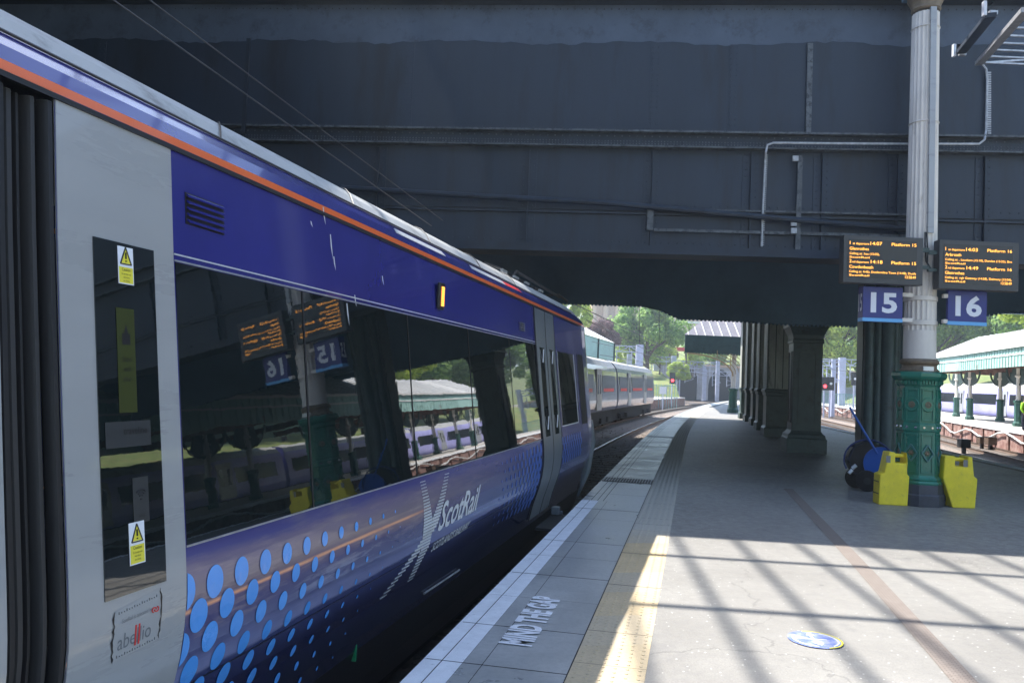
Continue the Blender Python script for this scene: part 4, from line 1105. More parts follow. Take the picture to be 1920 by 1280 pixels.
# ------------------------------------------------------------------ yellow ramps, hose reel
def ramp_box(c, rz, w_, h_, d_, label, flip):
    t = thing('yellow_ramp', label, 'wheelchair ramp', c, rz, 'yellow boxes beside the column base')
    ex = Vector((math.cos(rz), math.sin(rz), 0)); ey = Vector((-math.sin(rz), math.cos(rz), 0)); c = Vector(c)
    def F(x, y, z): return c+ex*x+ey*y+Vector((0, 0, z))
    g = MB(); s = flip
    n0, n1 = (w_/2-.20, w_/2-.045) if s > 0 else (-.12, .06)     # notch that holds the handle
    prof = [(-w_/2, 0), (w_/2-.02, 0), (w_/2, h_*.56), (w_/2-.03, h_*.59), (w_/2-.045, h_), (n1, h_), (n1, h_*.80), (n0, h_*.80), (n0, h_), (-w_/2+.13, h_), (-w_/2+.07, h_*.60), (-w_/2+.01, h_*.57)]
    if s < 0: prof = [(-w_/2+.02, 0), (w_/2-.16, 0), (w_/2-.02, h_*.56), (w_/2-.04, h_), (n1, h_), (n1, h_*.80), (n0, h_*.80), (n0, h_), (-w_/2+.07, h_), (-w_/2+.04, h_*.62), (-w_/2-.01, h_*.58)]
    g.prism([F(s*x, -d_/2, z) for x, z in prof], ey*d_); part('shell', g, M['yellow'], t, bevel=.014)
    g = MB(); g.tube([F(s*n0, 0, h_*.93), F(s*n1, 0, h_*.93)], .03, 10); part('handle', g, M['yellow'], t, smooth=True)
    g = MB(); g.bx(F(-.12, .02, .02), ex*.24, ey*(d_/2+.03), (0, 0, h_*.45)); part('rear_block', g, M['yellow'], t, bevel=.01)
    g = MB(); g.bx(F(-.12 if s > 0 else .05, -d_/2-.002, h_*.80), ex*.06, -ey*.003, (0, 0, .10)); part('label', g, M['ltgrey'], t)
    g = MB()
    for z in (.14, .30): g.bx(F(-w_/2*s-.004*s, -d_/2+.02, z*h_*1.4), ex*.006*s, ey*(d_-.04), (0, 0, .012))
    part('groove', g, M['rubber2'], t)
ramp_box((5.60, 11.72, 0), rad(-6), .42, .76, .26, 'left yellow plastic box leaning by the column base, white label on it', 1)
ramp_box((6.54, 11.74, 0), rad(-2), .50, .74, .26, 'right yellow plastic box by the column base, taller slanted foot', -1)
rc = G(1628, 905); rc.z = 0; rc = Vector((5.98, 13.3, 0))
t = thing('hose_reel', 'wheeled blue and black hose reel trolley behind the left yellow box', 'hose reel', rc)
rx = Vector((1, -.25, 0)).normalized(); ry = Vector((.25, 1, 0)).normalized()
def disc(mb, c, r_, th, n=28): mb.tube([c-ry*th/2, c+ry*th/2], r_, n)
g = MB(); disc(g, rc+Vector((-.05, 0, .50)), .30, .34); part('drum', g, M['rubber'], t, smooth=True)
g = MB(); disc(g, rc+Vector((.10, -.22, .46)), .27, .05); part('drum_flange', g, M['blue_plastic'], t, smooth=True)
g = MB(); g.tube([rc-ry*.24+rx*(-.05+.37*math.cos(a))+Vector((0, 0, .50+.34*math.sin(a))) for a in [rad(x) for x in range(-10, 215, 12)]], .014, 8); part('tubular_frame', g, mat('dark_blue_tube', (.012, .03, .14), .35), t, smooth=True)
g = MB(); g.tube([rc+Vector((.02, -.26, .62)), rc+Vector((-.42, -.2, 1.35))], .018, 8); part('pull_handle', g, M['blue_plastic'], t, smooth=True)
for k, dy in enumerate((-.22, .2)):
    g = MB(); disc(g, rc+Vector((-.12, dy, .17)), .17, .07); wh = part('wheel', g, M['wheel'], t, smooth=True)
    g = MB(); disc(g, rc+Vector((-.12, dy, .17)), .06, .078, 12); part('hub', g, M['rubber2'], wh, smooth=True)
g = MB(); g.tube([rc+Vector((-.36, -.2, .36)), rc+Vector((-.30, -.22, .42))], .03, 8); g.tube([rc+Vector((-.41, -.2, .28)), rc+Vector((-.36, -.2, .34))], .03, 8); part('hose_nozzle', g, M['bright'], t, smooth=True)
g = MB()
pts = [rc+ry*(-.16+.32*k/80)+Vector((-.05+.305*math.cos(k*.785), 0, .50+.305*math.sin(k*.785))) for k in range(81)]; g.tube(pts, .012, 5); part('hose', g, M['navycloth'], t, smooth=True)

# ------------------------------------------------------------------ fittings on the girder face
def F_(x, y, dn=.05):     # point on the girder face seen at a place of the photo
    d = rayd(x, y); tt = (FN-dn-EP.dot(BN))/d.dot(BN); return EP+d*tt
g = MB()
pts = [F_(1840, 118), F_(1849, 130), F_(1851, 150), F_(1849, 245), F_(1846, 262, .26), F_(1836, 270, .26), F_(1700, 270, .26), F_(1560, 269, .26), F_(1450, 268, .26), F_(1439, 272, .26), F_(1436, 285, .26), F_(1435, 300, .08), F_(1431, 380, .08), F_(1428, 462, .08)]
g.tube(pts, .017, 6)
t = thing('cable_conduit', 'thin pale conduit running across and down the bridge girder', 'conduit', F_(1600, 269)); part('pipe', g, M['conduit'], t, smooth=True)
g = MB()
for k in range(28):
    a = F_(1851.5, 138+k*4.2, .035); g.bx(a, BE*.05, BN*-.012, (0, 0, .022))
for k in range(44):
    a = F_(1436-(k*.17), 292+k*3.9, .035); g.bx(a+BE*.012, BE*.018, BN*-.01, (0, 0, .014))
part('clip', g, M['conduit'], t)
g = MB(); A = F_(1510, 250, .02); g.bx(A, BE*.085, BN*-.02, F_(1514, 82, .02)-A); single('cable_strip', g, M['girder_edge'], 'speckled vertical cable strip on the upper girder web', 'cable strip')
g = MB(); A = F_(1490, 480, .07); g.bx(A, BE*.075, BN*-.02, F_(1496, 292, .07)-A)
t = thing('cable_strip', 'mottled vertical strip with two small boxes on the lower girder web', 'cable strip', A); part('strip', g, M['girder_edge'], t)
for x, y in ((1485, 303), (1482, 424), (1482, 438)):
    g = MB(); g.bx(F_(x, y, .10), BE*.09, BN*-.04, (0, 0, .085)); part('junction_box', g, M['conduit'], t, bevel=.005)
g = MB(); g.tube([F_(640, 352, .14), F_(900, 368, .14), F_(1130, 380, .14), F_(1400, 404, .14), F_(1720, 432, .14)], .045, 8); single('drain_pipe', g, M['girder'], 'dark pipe sloping gently across the lower girder web', 'pipe', smooth=True)
g = MB(); g.bx(F_(1212, 432, .05), BE*.10, BN*-.05, (0, 0, .42)); g.bx(F_(1226, 434, .05), BE*4.2, BN*-.04, (0, 0, .045)); g.bx(F_(1226, 394, .05), BE*4.2, BN*-.04, (0, 0, .03))
single('pipe_bracket', g, M['girder_edge'], 'faint rectangular steel bracket frame on the lower girder web', 'bracket')
# overhead light battens and cable ladder at upper right
t = thing('cable_ladder', 'steel cable ladder of level rungs hanging at the upper right corner', 'cable ladder', D(1860, 118, 10.5))
g = MB(); g.bar(D(1836, 119, 10.5), D(1935, 112, 10.5), .03, .025); g.bar(D(1836, 119, 10.5), D(1925, 18, 8.2), .10, .05); part('side_rail', g, M['steel'], t)
for k in range(7):
    g = MB(); f_ = (k+.15)/7.2; A = D(1836, 119, 10.5).lerp(D(1925, 18, 8.2), f_); g.bar(A, A+Vector((1.1, .0, 0)), .025, .02); part('rung', g, M['steel'], t)
t = thing('light_batten', 'dark sloping batten with two white end brackets at the upper right', 'light fitting', D(1800, 100, 10.8))
g = MB(); g.bar(D(1802, 98, 10.8), D(1858, 28, 9.2), .12, .05); part('batten', g, M['girder'], t)
for x, y, Y_ in ((1788, 105, 10.8), (1845, 28, 9.2)):
    g = MB(); A = D(x, y, Y_); g.bx(A, (.035, 0, 0), (0, .05, 0), (0, 0, .17)); g.add([A+Vector((.045, 0, .17)), A+Vector((.11, 0, .17)), A+Vector((.045, 0, .10))], [(0, 1, 2), (2, 1, 0)]); part('end_bracket', g, M['white'], t)
    g = MB(); g.bx(D(x+12, y-2, Y_), (.09, 0, 0), (0, .05, 0), (0, 0, .045)); part('end_box', g, M['steel'], t)
# overhead wires above the near track
def tplane(x, y, t_):
    d = rayd(x, y); k = (-t_)/d.dot(TN); return EP+d*k
def wire(name, pts, label, r=.007):
    g = MB(); g.tube(pts, r, 5); return g
A, B1 = tplane(450, 128, 3.3), tplane(783, 378, 3.3)
dA = (B1-A); g = MB(); g.tube([A-dA*.6, A, B1, B1+dA*.25], .005, 5)
single('overhead_wire', g, M['rubber2'], 'upper glinting overhead wire above the near train roof', 'wire', 'overhead wires above the near train')
A, B1 = tplane(327, 82, 3.0), tplane(743, 377, 3.0); dA = B1-A; g = MB(); g.tube([A-dA*.5, A, B1, B1+dA*.3], .005, 5)
single('overhead_wire', g, M['rubber2'], 'lower glinting overhead wire, left of the upper one', 'wire', 'overhead wires above the near train')
g = MB(); A = F_(452, 250, .3); g.bx(A, BE*.06, BN*.04, (0, 0, 1.6)); single('hanger_rod', g, M['girder'], 'faint vertical hanger rod behind the train roof', 'hanger')

# ------------------------------------------------------------------ platform and canopy to the right
p = MB(); ysb = frange(-60, 112, 4)
P = [[(xb(y), y, 0), (xb(y)+9, y, 0)] for y in ysb]; p.grid(P, flip=True); struct('far_platform', p, M['plat_b'])
pf = thing('platform_wall', 'reddish brick face of the far right platform', 'wall', (xb(40), 40, -1.25))
g = MB(); g.grid([[(xb(y)+.06, y, -1.25), (xb(y)+.06, y, -.12)] for y in ysb]); part('brick_face', g, M['brick'], pf)
g = MB()
g.grid([[(xb(y)-.02, y, -.12), (xb(y)-.02, y, .003), (xb(y)+.55, y, .003)] for y in ysb]); part('coping', g, M['coping_white'], pf)
for y in frange(24, 96, 2.2):
    g = MB(); g.box((xb(y)+.02, y, -1.25), .12, .16, 1.1); part('rib', g, M['brick'], pf)
g = MB(); pts = []
for i, y in enumerate(frange(14, 98, 1.2)): pts.append((xb(y)-.10, y, -.45+.22*math.sin(i*1.15)+.1*math.sin(i*.37)))
g.tube(pts, .05, 6); single('white_hose', g, M['hose'], 'white cable hose drooping along the far right platform wall', 'hose', smooth=True)
def ray_row(px, off):
    lo, hi = 30., 110.
    for _ in range(40):
        mid_ = (lo+hi)/2; v = Vector((xb(mid_)+off, mid_, 0))-EP; X = 960+FPX*v.dot(CR)/v.dot(FW)
        if X > px: lo = mid_
        else: hi = mid_
    return mid_
# canopy roof beyond right tracks
cn = thing('platform_canopy', 'long white-roofed canopy with pale green fascia on the far right platform', 'canopy', (xb(50)+4, 50, 3.3))
Y0c, Y1c = -14, 62
ysc = frange(Y0c, Y1c, 4)
g = MB(); g.grid([[(xb(y)+.9, y, 4.45), (xb(y)+5.2, y, 6.3)] for y in ysc], flip=True); g.grid([[(xb(y)+5.2, y, 6.3), (xb(y)+9.5, y, 4.45)] for y in ysc], flip=True); rr_ = part('roof', g, M['roof_white'], cn)
g = MB()
for y in frange(Y0c, Y1c, 1.): g.bar((xb(y)+.9, y, 4.47), (xb(y)+5.2, y, 6.32), .05, .04)
part('roof_rib', g, M['roof_white'], rr_)
g = MB()
for off in (1.0, 9.4): g.grid([[(xb(y)+off, y, 3.35), (xb(y)+off, y, 4.4)] for y in ysc]); 
fs = part('fascia', g, M['teal'], cn)
g = MB()
for y in frange(Y0c, Y1c, .5): g.box((xb(y)+.975, y, 3.35), .03, .03, 1.05)
part('fascia_slat', g, M['teal'], fs)
g = MB(); g.grid([[(xb(y)+.85, y, 4.38), (xb(y)+.85, y, 4.5), (xb(y)+.98, y, 4.5)] for y in ysc]); g.grid([[(xb(y)+.95, y, 3.98), (xb(y)+.95, y, 4.06)] for y in ysc]); part('gutter', g, M['roof_white'], cn)
g = MB()
for y in frange(Y0c, Y1c, 6): g.bar((xb(y)+1, y, 3.5), (xb(y)+9.4, y, 3.5), .14, .3)
part('cross_beam', g, M['brick'], cn)
g = MB(); P = [(xb(Y1c)+.9, Y1c, 4.4), (xb(Y1c)+5.2, Y1c, 6.28), (xb(Y1c)+9.4, Y1c, 4.4), (xb(Y1c)+9.4, Y1c, 3.4), (xb(Y1c)+.9, Y1c, 3.4)]; g.prism(P, (0, .1, 0)); part('gable', g, M['teal'], cn)
rowc = []
for px in (1909, 1818): rowc.append((ray_row(px, 2.4), 2.4))
for px in (1875, 1793): rowc.append((ray_row(px, 4.2), 4.2))
dy = rowc[1][0]-rowc[0][0]
extra = []
for k in range(1, 8):
    extra.append((rowc[0][0]-dy*k, 2.4)); extra.append((rowc[2][0]-dy*k, 4.2))
names = ['front canopy column nearest the right picture edge', 'front canopy column right of the green column base', 'rear canopy column between the two front ones', 'rear canopy column closest to the green column base']
proto = None
for i, (y, off) in enumerate(rowc+extra):
    c = Vector((xb(y)+off, y, 0)); lb = 'cream and green column, '+names[i] if i < 4 else 'canopy column outside the frame, reflected in the train windows'
    if proto is None:
        proto = canopy_column(c, lb, 'columns of the far right canopy', 3.4, 1.0)
        g = MB()
        for s in (-1, 1):
            pts = [c+Vector((0, s*(.06+1.1*math.sin(rad(a))), 2.45+.95*(1-math.cos(rad(a))))) for a in range(0, 91, 15)]
            g.tube(pts, .07, 6)
            g.prism([c+Vector((-.02, s*.02, 3.4)), c+Vector((-.02, s*.02, 2.45))]+[p_ for p_ in pts[1:4]]+[c+Vector((-.02, s*.55, 3.4))], (.04, 0, 0))
        part('arched_bracket', g, M['dark_green'], proto)
    else: dup(proto, c, 0, lb)
# train at the far right platform
def simple_train(fc, y0, y1, name, label, livery, joints, parent_group=None, glassm=M['glass2'], side=-1):
    # fc(y): x of the near side; built as body, roof, windows, doors
    t = thing(name, label, 'train', (fc((y0+y1)/2), (y0+y1)/2, -.915))
    for (a, b) in zip(joints, joints[1:]):
        a += .25; b -= .25
        ys = frange(a, b, 3)
        prof = [(.12, .0), (.04, .2), (0, .5), (.03, 1.3), (.12, 2.2), (.2, 2.45), (.45, 2.75), (.9, 2.92), (1.4, 2.95)]
        prof = prof+[(2.8-x, z) for x, z in prof[::-1]]
        g = MB(); P = [[(fc(y)-side*x, y, z) for x, z in prof] for y in ys]
        for i in range(len(ys)-1):
            for j in range(len(prof)-1):
                zc = (prof[j][1]+prof[j+1][1])/2; g.cur = 1 if zc > 2.4 else 0
                g.add([P[i][j], P[i+1][j], P[i+1][j+1], P[i][j+1]], [(0, 1, 2, 3)])
        for E_, fl in ((P[0], 0), (P[-1], 1)): g.cur = 0; g.add(E_, [tuple(range(len(E_)))])
        car = part('carriage', g, [livery, M['roof']], t, smooth=True)
        L_ = b-a
        fx_ = lambda y, z, o: (fc(y)-side*((0 if z < .5 else .03 if z < 1.4 else .075)-o), y, z)
        def quad(mb, ya, yb, z0, z1, o=.02):
            mb.add([fx_(ya, z0, o), fx_(yb, z0, o), fx_(yb, z1, o+.0), fx_(ya, z1, o)], [(0, 1, 2, 3)])
        def panel(mb, ya, yb, z0, z1, o=.02):
            A_, B_ = Vector(fx_(ya, z0, o)), Vector(fx_(yb, z0, o)); C_ = Vector(fx_(ya, z1, o)); mb.bx(A_, B_-A_, C_-A_, (-side*.04*-1*-1, 0, 0))
        for f0, f1 in ((.03, .22), (.34, .64), (.76, .96)):
            g = MB(); panel(g, a+L_*f0, a+L_*f1, 1.02, 1.95); wb = part('window_band', g, glassm, car)
            if name == 'distant_train':
                g = MB(); panel(g, a+L_*(f0+.02), a+L_*(f1-.02), 1.06, 1.24, .025); part('red_seat_row', g, M['red'], wb)
        for f0 in (.24, .68):
            g = MB(); panel(g, a+L_*f0, a+L_*(f0+.07), .1, 2.25, .03); dr = part('door', g, M['tgrey'] if name != 'distant_train' else M['roof'], car)
            for q_ in (.012, .044): 
                g = MB(); panel(g, a+L_*(f0+q_), a+L_*(f0+q_+.014), .95, 1.95, .05); part('door_window', g, glassm, dr)
        g = MB(); g.bx((fc(a)-side*.3, a+.3, -.75), (fc(b)-fc(a), b-a-.6, 0), (-side*2.2, 0, 0), (0, 0, .74)); part('underframe', g, M['matt_black'], car)
        for yy in (a+2.2, a+4.6, b-4.6, b-2.2):
            g = MB(); x = fc(yy)-side*.45; g.tube([(x, yy, -.5), (x-side*.12, yy, -.5)], .42, 16); part('wheel', g, M['rail'], car, smooth=True)
            g = MB(); g.box((fc(yy)-side*.28, yy, -.66), .16, 1.1, .3); part('bogie_frame', g, M['rubber2'], car)
    return t
M['liv3'] = mat('far_train_livery', (.36, .35, .66), .35, var=.2, vscale=.5, coat=.3)
simple_train(lambda y: xb(y)+10.2, 18, 86, 'far_train', 'purple-blue and white train standing behind the far right canopy', M['liv3'], [18, 40.5, 63, 85.5])
M['liv2'] = mat('silver_livery', (.13, .14, .20), .22, metal=.35, var=.2, vscale=.6, coat=.6)
simple_train(lambda y: c2(y)+1.4, 26, 66.5, 'distant_train', 'silver-grey train with red seats and lamp glare, far ahead on the left curve', M['liv2'], [25.5, 48.4, 66.0], side=1)
# red band on the distant train seen in its windows
# point machines between the right tracks
for px, py, s, lb in ((1807, 846, .42, 'dark box beside the right track, left of the two brown ones'), (1841, 838, .38, 'brown lineside box, left of the rightmost pair'), (1857, 840, .42, 'brown lineside box nearest the right picture edge')):
    c = G(px, py, -1.0); t = thing('lineside_box', lb, 'lineside box', c, 0, 'boxes between the right tracks')
    g = MB(); g.box(c+Vector((0, 0, .18)), s*1.1, s, s*.9); part('box_body', g, M['rail'] if px > 1820 else M['rubber2'], t, bevel=.03)
    g = MB(); g.box(c+Vector((0, 0, -.1)), s*.35, s*.35, .3); g.box(c+Vector((0, 0, .18+s*.9)), s*1.15, s*1.05, .03); part('post_and_lid', g, M['black'], t)
# person in a hi-vis jacket at the right picture edge
def person(c, rz, label):
    t = thing('person', label, 'person', c, rz)
    J = [(0, 0, .95), (0, 0, 1.2), (0, 0, 1.42), (0, 0, 1.5), (0, -.01, 1.62), (0, -.01, 1.74), (-.1, 0, .9), (-.12, .02, .5), (-.12, 0, .08), (-.12, -.14, .05), (.1, 0, .9), (.13, -.03, .5), (.14, 0, .08), (.14, -.14, .05),
         (-.19, 0, 1.4), (-.25, .02, 1.14), (-.24, -.1, .92), (-.24, -.13, .84), (.19, 0, 1.4), (.25, .02, 1.14), (.24, -.1, .92), (.24, -.13, .84)]
    Rr = [.15, .16, .14, .06, .10, .08, .10, .07, .045, .04, .10, .07, .045, .04, .07, .05, .035, .035, .07, .05, .035, .035]
    E_ = [(0, 1), (1, 2), (2, 3), (3, 4), (4, 5), (0, 6), (6, 7), (7, 8), (8, 9), (0, 10), (10, 11), (11, 12), (12, 13), (2, 14), (14, 15), (15, 16), (16, 17), (2, 18), (18, 19), (19, 20), (20, 21)]
    def skin(name, idx, grow, mt, par):
        mp_ = {a: i for i, a in enumerate(idx)}; me = bpy.data.meshes.new(name)
        me.from_pydata([J[i] for i in idx], [(mp_[a], mp_[b]) for a, b in E_ if a in mp_ and b in mp_], []); o = bpy.data.objects.new(name, me); C.objects.link(o)
        md = o.modifiers.new('skin', 'SKIN'); sv = me.skin_vertices[0].data
        for i, a in enumerate(idx): sv[i].radius = (Rr[a]+grow, (Rr[a]+grow)*.85)
        sv[0].use_root = True
        s_ = o.modifiers.new('sub', 'SUBSURF'); s_.levels = 2; s_.render_levels = 2
        me.materials.append(mt); o.parent = par; return o
    b = skin('body', list(range(22)), 0, M['skin'], t)
    skin('jacket', [0, 1, 2, 14, 15, 16, 18, 19, 20], .022, M['hivis'], b)
    skin('trousers', [0, 6, 7, 8, 10, 11, 12], .018, M['navycloth'], b)
    g = MB(); g.lathe(Vector(c)+Vector((0, .005, 1.66)), [(.095, 0), (.11, .05), (.105, .11), (.06, .155), (.0, .165)], 14, cap=False); part('hair', g, M['hair'], t, smooth=True)
    return t
pc = Vector((xb(41)+2.2, 41, 0)); 
v = G(1922, 809.5); pc = Vector((v.x, v.y, 0))
person(pc, .4, 'person in a bright green hi-vis jacket standing on the far right platform')

# ------------------------------------------------------------------ canopy ahead on this platform, beyond the bridge
YC = 49.5
cn = thing('platform_canopy', 'dark hipped canopy end ahead, seen under the bridge above the sunlit edge', 'canopy', (xc(YC), YC, 3.6))
xl_, xR_ = xe(YC)+1.35, xc(YC)+5
xl_ = D(1283, 640, YC).x
g = MB(); P = []
L0 = D(1282, 627, YC); R0_ = Vector((xR_, YC, L0.z)); 
zr = 6.6; yr = YC+2.6
g.grid([[(xl_, YC, L0.z), (xl_+2.6, yr, zr)], [(xR_, YC, L0.z), (xR_-2.5, yr, zr)]])
g.grid([[(xl_, YC, L0.z), (xl_+2.6, yr, zr)], [(xl_+6, YC+26, L0.z), (xl_+8.6, YC+26, zr)]], flip=True)
M['hip'] = mat('corrugated_roof', (.22, .21, .23), .6, var=.15)
hp = part('hip_roof', g, M['hip'], cn)
g = MB()
for k in range(14):
    f_ = (k+.5)/14; A = Vector((xl_, YC-.03, L0.z)).lerp(Vector((xR_, YC-.03, L0.z)), f_); x = A.x
    top = min(1., (x-xl_)/2.6); g.bar(A, A+Vector((0, 2.6*top, (zr-L0.z)*top)), .05, .05)
part('roof_rib', g, M['roof_white'], hp)
g = MB(); zb = D(1300, 661, YC).z
g.bx((xl_+.05, YC, zb), (xR_-xl_, 0, 0), (0, .08, 0), (0, 0, L0.z-zb)); g.bx((xl_+.05, YC+.08, zb), (5.8, 26, 0), (.08, 0, 0), (0, 0, L0.z-zb)); fs = part('fascia', g, M['dark_green'], cn)
g = MB(); x = xl_
while x < xR_: g.bx((x, YC+.01, zb-.05), (.1, 0, 0), (0, .04, 0), (0, 0, .05)); x += .18
part('fringe', g, M['dark_green'], fs)
g = MB()
cx = .2785*YC
pts = [Vector((xl_+.2+(cx-xl_-.3)*math.sin(rad(a)), YC-.4+.2, zb-.05-1.3*(1-math.cos(rad(a))))) for a in range(0, 91, 10)]
g.tube(pts, .05, 6)
for k in range(1, 5): g.tube([p_+Vector((.25*k, 1.2*k*.2, .12*k)) for p_ in pts[2:]], .022, 5)
g.bar(pts[4], pts[4]+Vector((0, 0, .55)), .04); g.bar(pts[7], pts[7]+Vector((0, 0, .95)), .04)
part('arched_bracket', g, M['gold'], cn, smooth=True)
# sloping handcart silhouette / short post with lamp by the square pillar
c = G(1483, 810); c.z = 0
t = thing('marker_post', 'short dark post with arrow head left of the square pillar', 'post', c)
g = MB(); g.tube([c, c+Vector((0, 0, 1.1))], .035, 8); part('post', g, M['black'], t)
g = MB(); g.prism([c+Vector((-.16, 0, 1.02)), c+Vector((.12, 0, 1.02)), c+Vector((.05, 0, 1.28))], (0, .05, 0)); part('arrow_head', g, M['black'], t)

# ------------------------------------------------------------------ beyond the bridge, left: island platform, canopy
p = MB(); xi = lambda y: c2(y)-1.5
ysl = frange(36, 104, 4)
p.grid([[(xi(y)-7, y, 0), (xi(y), y, 0)] for y in ysl], flip=True); struct('island_platform', p, M['plat_b'])
pw = thing('platform_wall', 'short brick and painted face of the island platform past the distant train', 'wall', (xi(90), 90, -1.2))
g = MB(); g.grid([[(xi(y)+.0, y, -.10), (xi(y), y, 0), ] for y in ysl], flip=True); g.add([(xi(104)-7, 104, -1.2), (xi(104), 104, -1.2), (xi(104), 104, 0), (xi(104)-7, 104, 0)], [(0, 1, 2, 3)]); part('coping', g, M['coping_white'], pw)
g = MB(); g.grid([[(xi(y)-.02, y, -1.2), (xi(y)-.02, y, -.1)] for y in ysl], flip=True); part('brick_face', g, M['brick'], pw)
cn = thing('platform_canopy', 'white roof with teal fascia showing above the distant silver train', 'canopy', (xi(60)-3, 60, 3.4))
xf = lambda y: c2(y)-2.8
ysd = frange(44, 70, 6.5)
g = MB(); g.grid([[(xf(y), y, 5.0), (xf(y)-4, y, 6.9)] for y in ysd]); g.grid([[(xf(y)-4, y, 6.9), (xf(y)-8, y, 5.0)] for y in ysd]); part('roof', g, M['roof_white'], cn)
g = MB(); g.grid([[(xf(y)-.1, y, 3.5), (xf(y)-.1, y, 4.95)] for y in ysd], flip=True); g.add([(xf(70)-.1, 70, 3.5), (xf(70)-8, 70, 3.5), (xf(70)-8, 70, 5.), (xf(70)-4, 70, 6.88), (xf(70)-.1, 70, 5.)], [(0, 1, 2, 3, 4)]); fs = part('fascia', g, M['teal'], cn)
g = MB()
for y in ysd: g.box((xf(y)-.05, y, 3.4), .12, .2, 1.6)
part('fascia_post', g, M['dark_green'], fs)
for k, y in enumerate((48, 55, 62, 68)):
    c = Vector((xf(y)-3, y, 0))
    if k == 0: lc = canopy_column(c, 'island canopy column hidden behind the distant train', 'island canopy columns', 5.2)
    else: dup(lc, c, 0)

# ------------------------------------------------------------------ masts, gantries, signals
def lattice_beam(mb, A, B, h=.6, w_=.05):
    A, B = Vector(A), Vector(B); n = max(2, int((B-A).length/1.1)); up = Vector((0, 0, h))
    mb.bar(A, B, w_*1.4); mb.bar(A+up, B+up, w_*1.4)
    for i in range(n):
        p_ = A.lerp(B, i/n); q_ = A.lerp(B, (i+1)/n); mb.bar(p_ if i % 2 else p_+up, q_+up if i % 2 else q_, w_)
        mb.bar(q_, q_+up, w_)
def gantry(y, xa, xbv, zt, label, mw=.35, arms=3, ya=None):
    t = thing('wire_gantry', label, 'gantry', (xa, y, -1), 0, 'overhead line gantries')
    for x in (xa, xbv):
        g = MB(); g.box((x, y, -1), mw, mw*.8, zt+1.3); part('mast', g, M['ocs'], t)
    g = MB(); lattice_beam(g, (xa, y, zt-.7), (xbv, y, zt-.7), .75, .08); part('boom', g, M['ocs'], t)
    for k in range(arms):
        x = xa+(xbv-xa)*(k+.5)/arms; g = MB(); g.bar((x, y, zt-.6), (x, y, zt-2.6), .10); g.bar((x, y, zt-1.4), (x+1.5, y, zt-1.9), .06); g.bar((x, y, zt-2.4), (x+1.5, y, zt-1.9), .06); part('wire_arm', g, M['ocs'], t)
def px_x(px, y): return D(px, 720, y).x
gantry(104, px_x(1140, 104), px_x(1197, 104), 6.3, 'pale lattice gantry with thick mast left of the red signal', .9, 2)
gantry(128, px_x(1178, 128), px_x(1262, 128), 5.9, 'pale gantry boom crossing behind the red signal', .7, 3)
gantry(136, px_x(1228, 136), px_x(1345, 136), 5.6, 'long pale gantry boom in front of the tunnel mouths', .6, 4)
gantry(139, px_x(1272, 139), px_x(1320, 139), 4.6, 'lower pale gantry whose masts flank the left tunnel mouth', .55, 2)
gantry(141, px_x(1322, 141), px_x(1376, 141), 4.2, 'low pale gantry before the right tunnel mouth', .45, 2)
gantry(92, px_x(1530, 92), px_x(1578, 92), 5.2, 'pale gantry seen between the square and clustered pillars', .7, 2)
gantry(100, px_x(1578, 100), px_x(1700, 100), 5.6, 'pale gantry partly hidden by the clustered pillar', .5, 4)
gantry(82, px_x(1489, 82), px_x(1562, 82), 4.6, 'thin pale gantry right of the boxed columns', .35, 3)
def signal(px, py, y, lit, label, zb=-1):
    c = D(px, py, y); t = thing('railway_signal', label, 'signal', (c.x, c.y, zb), 0, 'railway signals')
    g = MB(); g.tube([(c.x, c.y+.2, zb), (c.x, c.y+.2, c.z)], .08, 8); part('post', g, M['ocs'], t)
    g = MB(); g.bx((c.x-.32, c.y, c.z-.65), (.64, 0, 0), (0, .15, 0), (0, 0, 1.3)); part('head', g, M['black'], t)
    g = MB(); cc = Vector((c.x, c.y-.01, c.z-.25 if lit else c.z)); g.tube([cc, cc+Vector((0, -.05, 0))], .15 if lit else .12, 14); part('lens', g, M['red_lamp'] if lit else M['bright'], t)
signal(1261, 709, 92, True, 'railway signal showing red, left of the tunnel mouths')
signal(1547, 719, 78, True, 'railway signal showing red, right of the square pillar')
signal(1558, 719, 78, False, 'unlit railway signal head next to the red one')
signal(1603, 710, 80, False, 'black signal head with white hoods beside the clustered pillar')
g = MB(); y = 86
for k in range(10):
    x = px_x(1226, y)+k*.28; g.box((x, y, -1), .05, .05, 2.6)
for z in (.2, 1.4): g.bx((px_x(1226, y), y-.04, z), (2.6, 0, 0), (0, .03, 0), (0, 0, .06))
t = thing('mesh_fence', 'pale teal palings between the distant train and the tunnel', 'fence', (px_x(1226, y), y, -1)); part('palings', g, M['fence'], t)
g = MB()
for k in range(60):
    x = px_x(1525, 84)+k*.16; g.box((x, 84, -.1), .04, .04, 1.5)
g.bx((px_x(1525, 84), 83.96, 1.3), (9.6, 0, 0), (0, .03, 0), (0, 0, .05))
t = thing('mesh_fence', 'low dark railings beyond the right tracks', 'fence', (px_x(1525, 84), 84, -.1)); part('palings', g, M['fence'], t)
c = D(1243, 733, 82); t = thing('speed_sign', 'small white sign on a thin post right of the distant train', 'sign', (c.x, c.y, -1)); g = MB(); g.tube([(c.x, c.y, -1), (c.x, c.y, c.z)], .05, 6); part('post', g, M['ocs'], t)
g = MB(); g.bx((c.x-.35, c.y-.06, c.z-.3), (.7, 0, 0), (0, .03, 0), (0, 0, .75)); part('sign_face', g, M['white'], t)
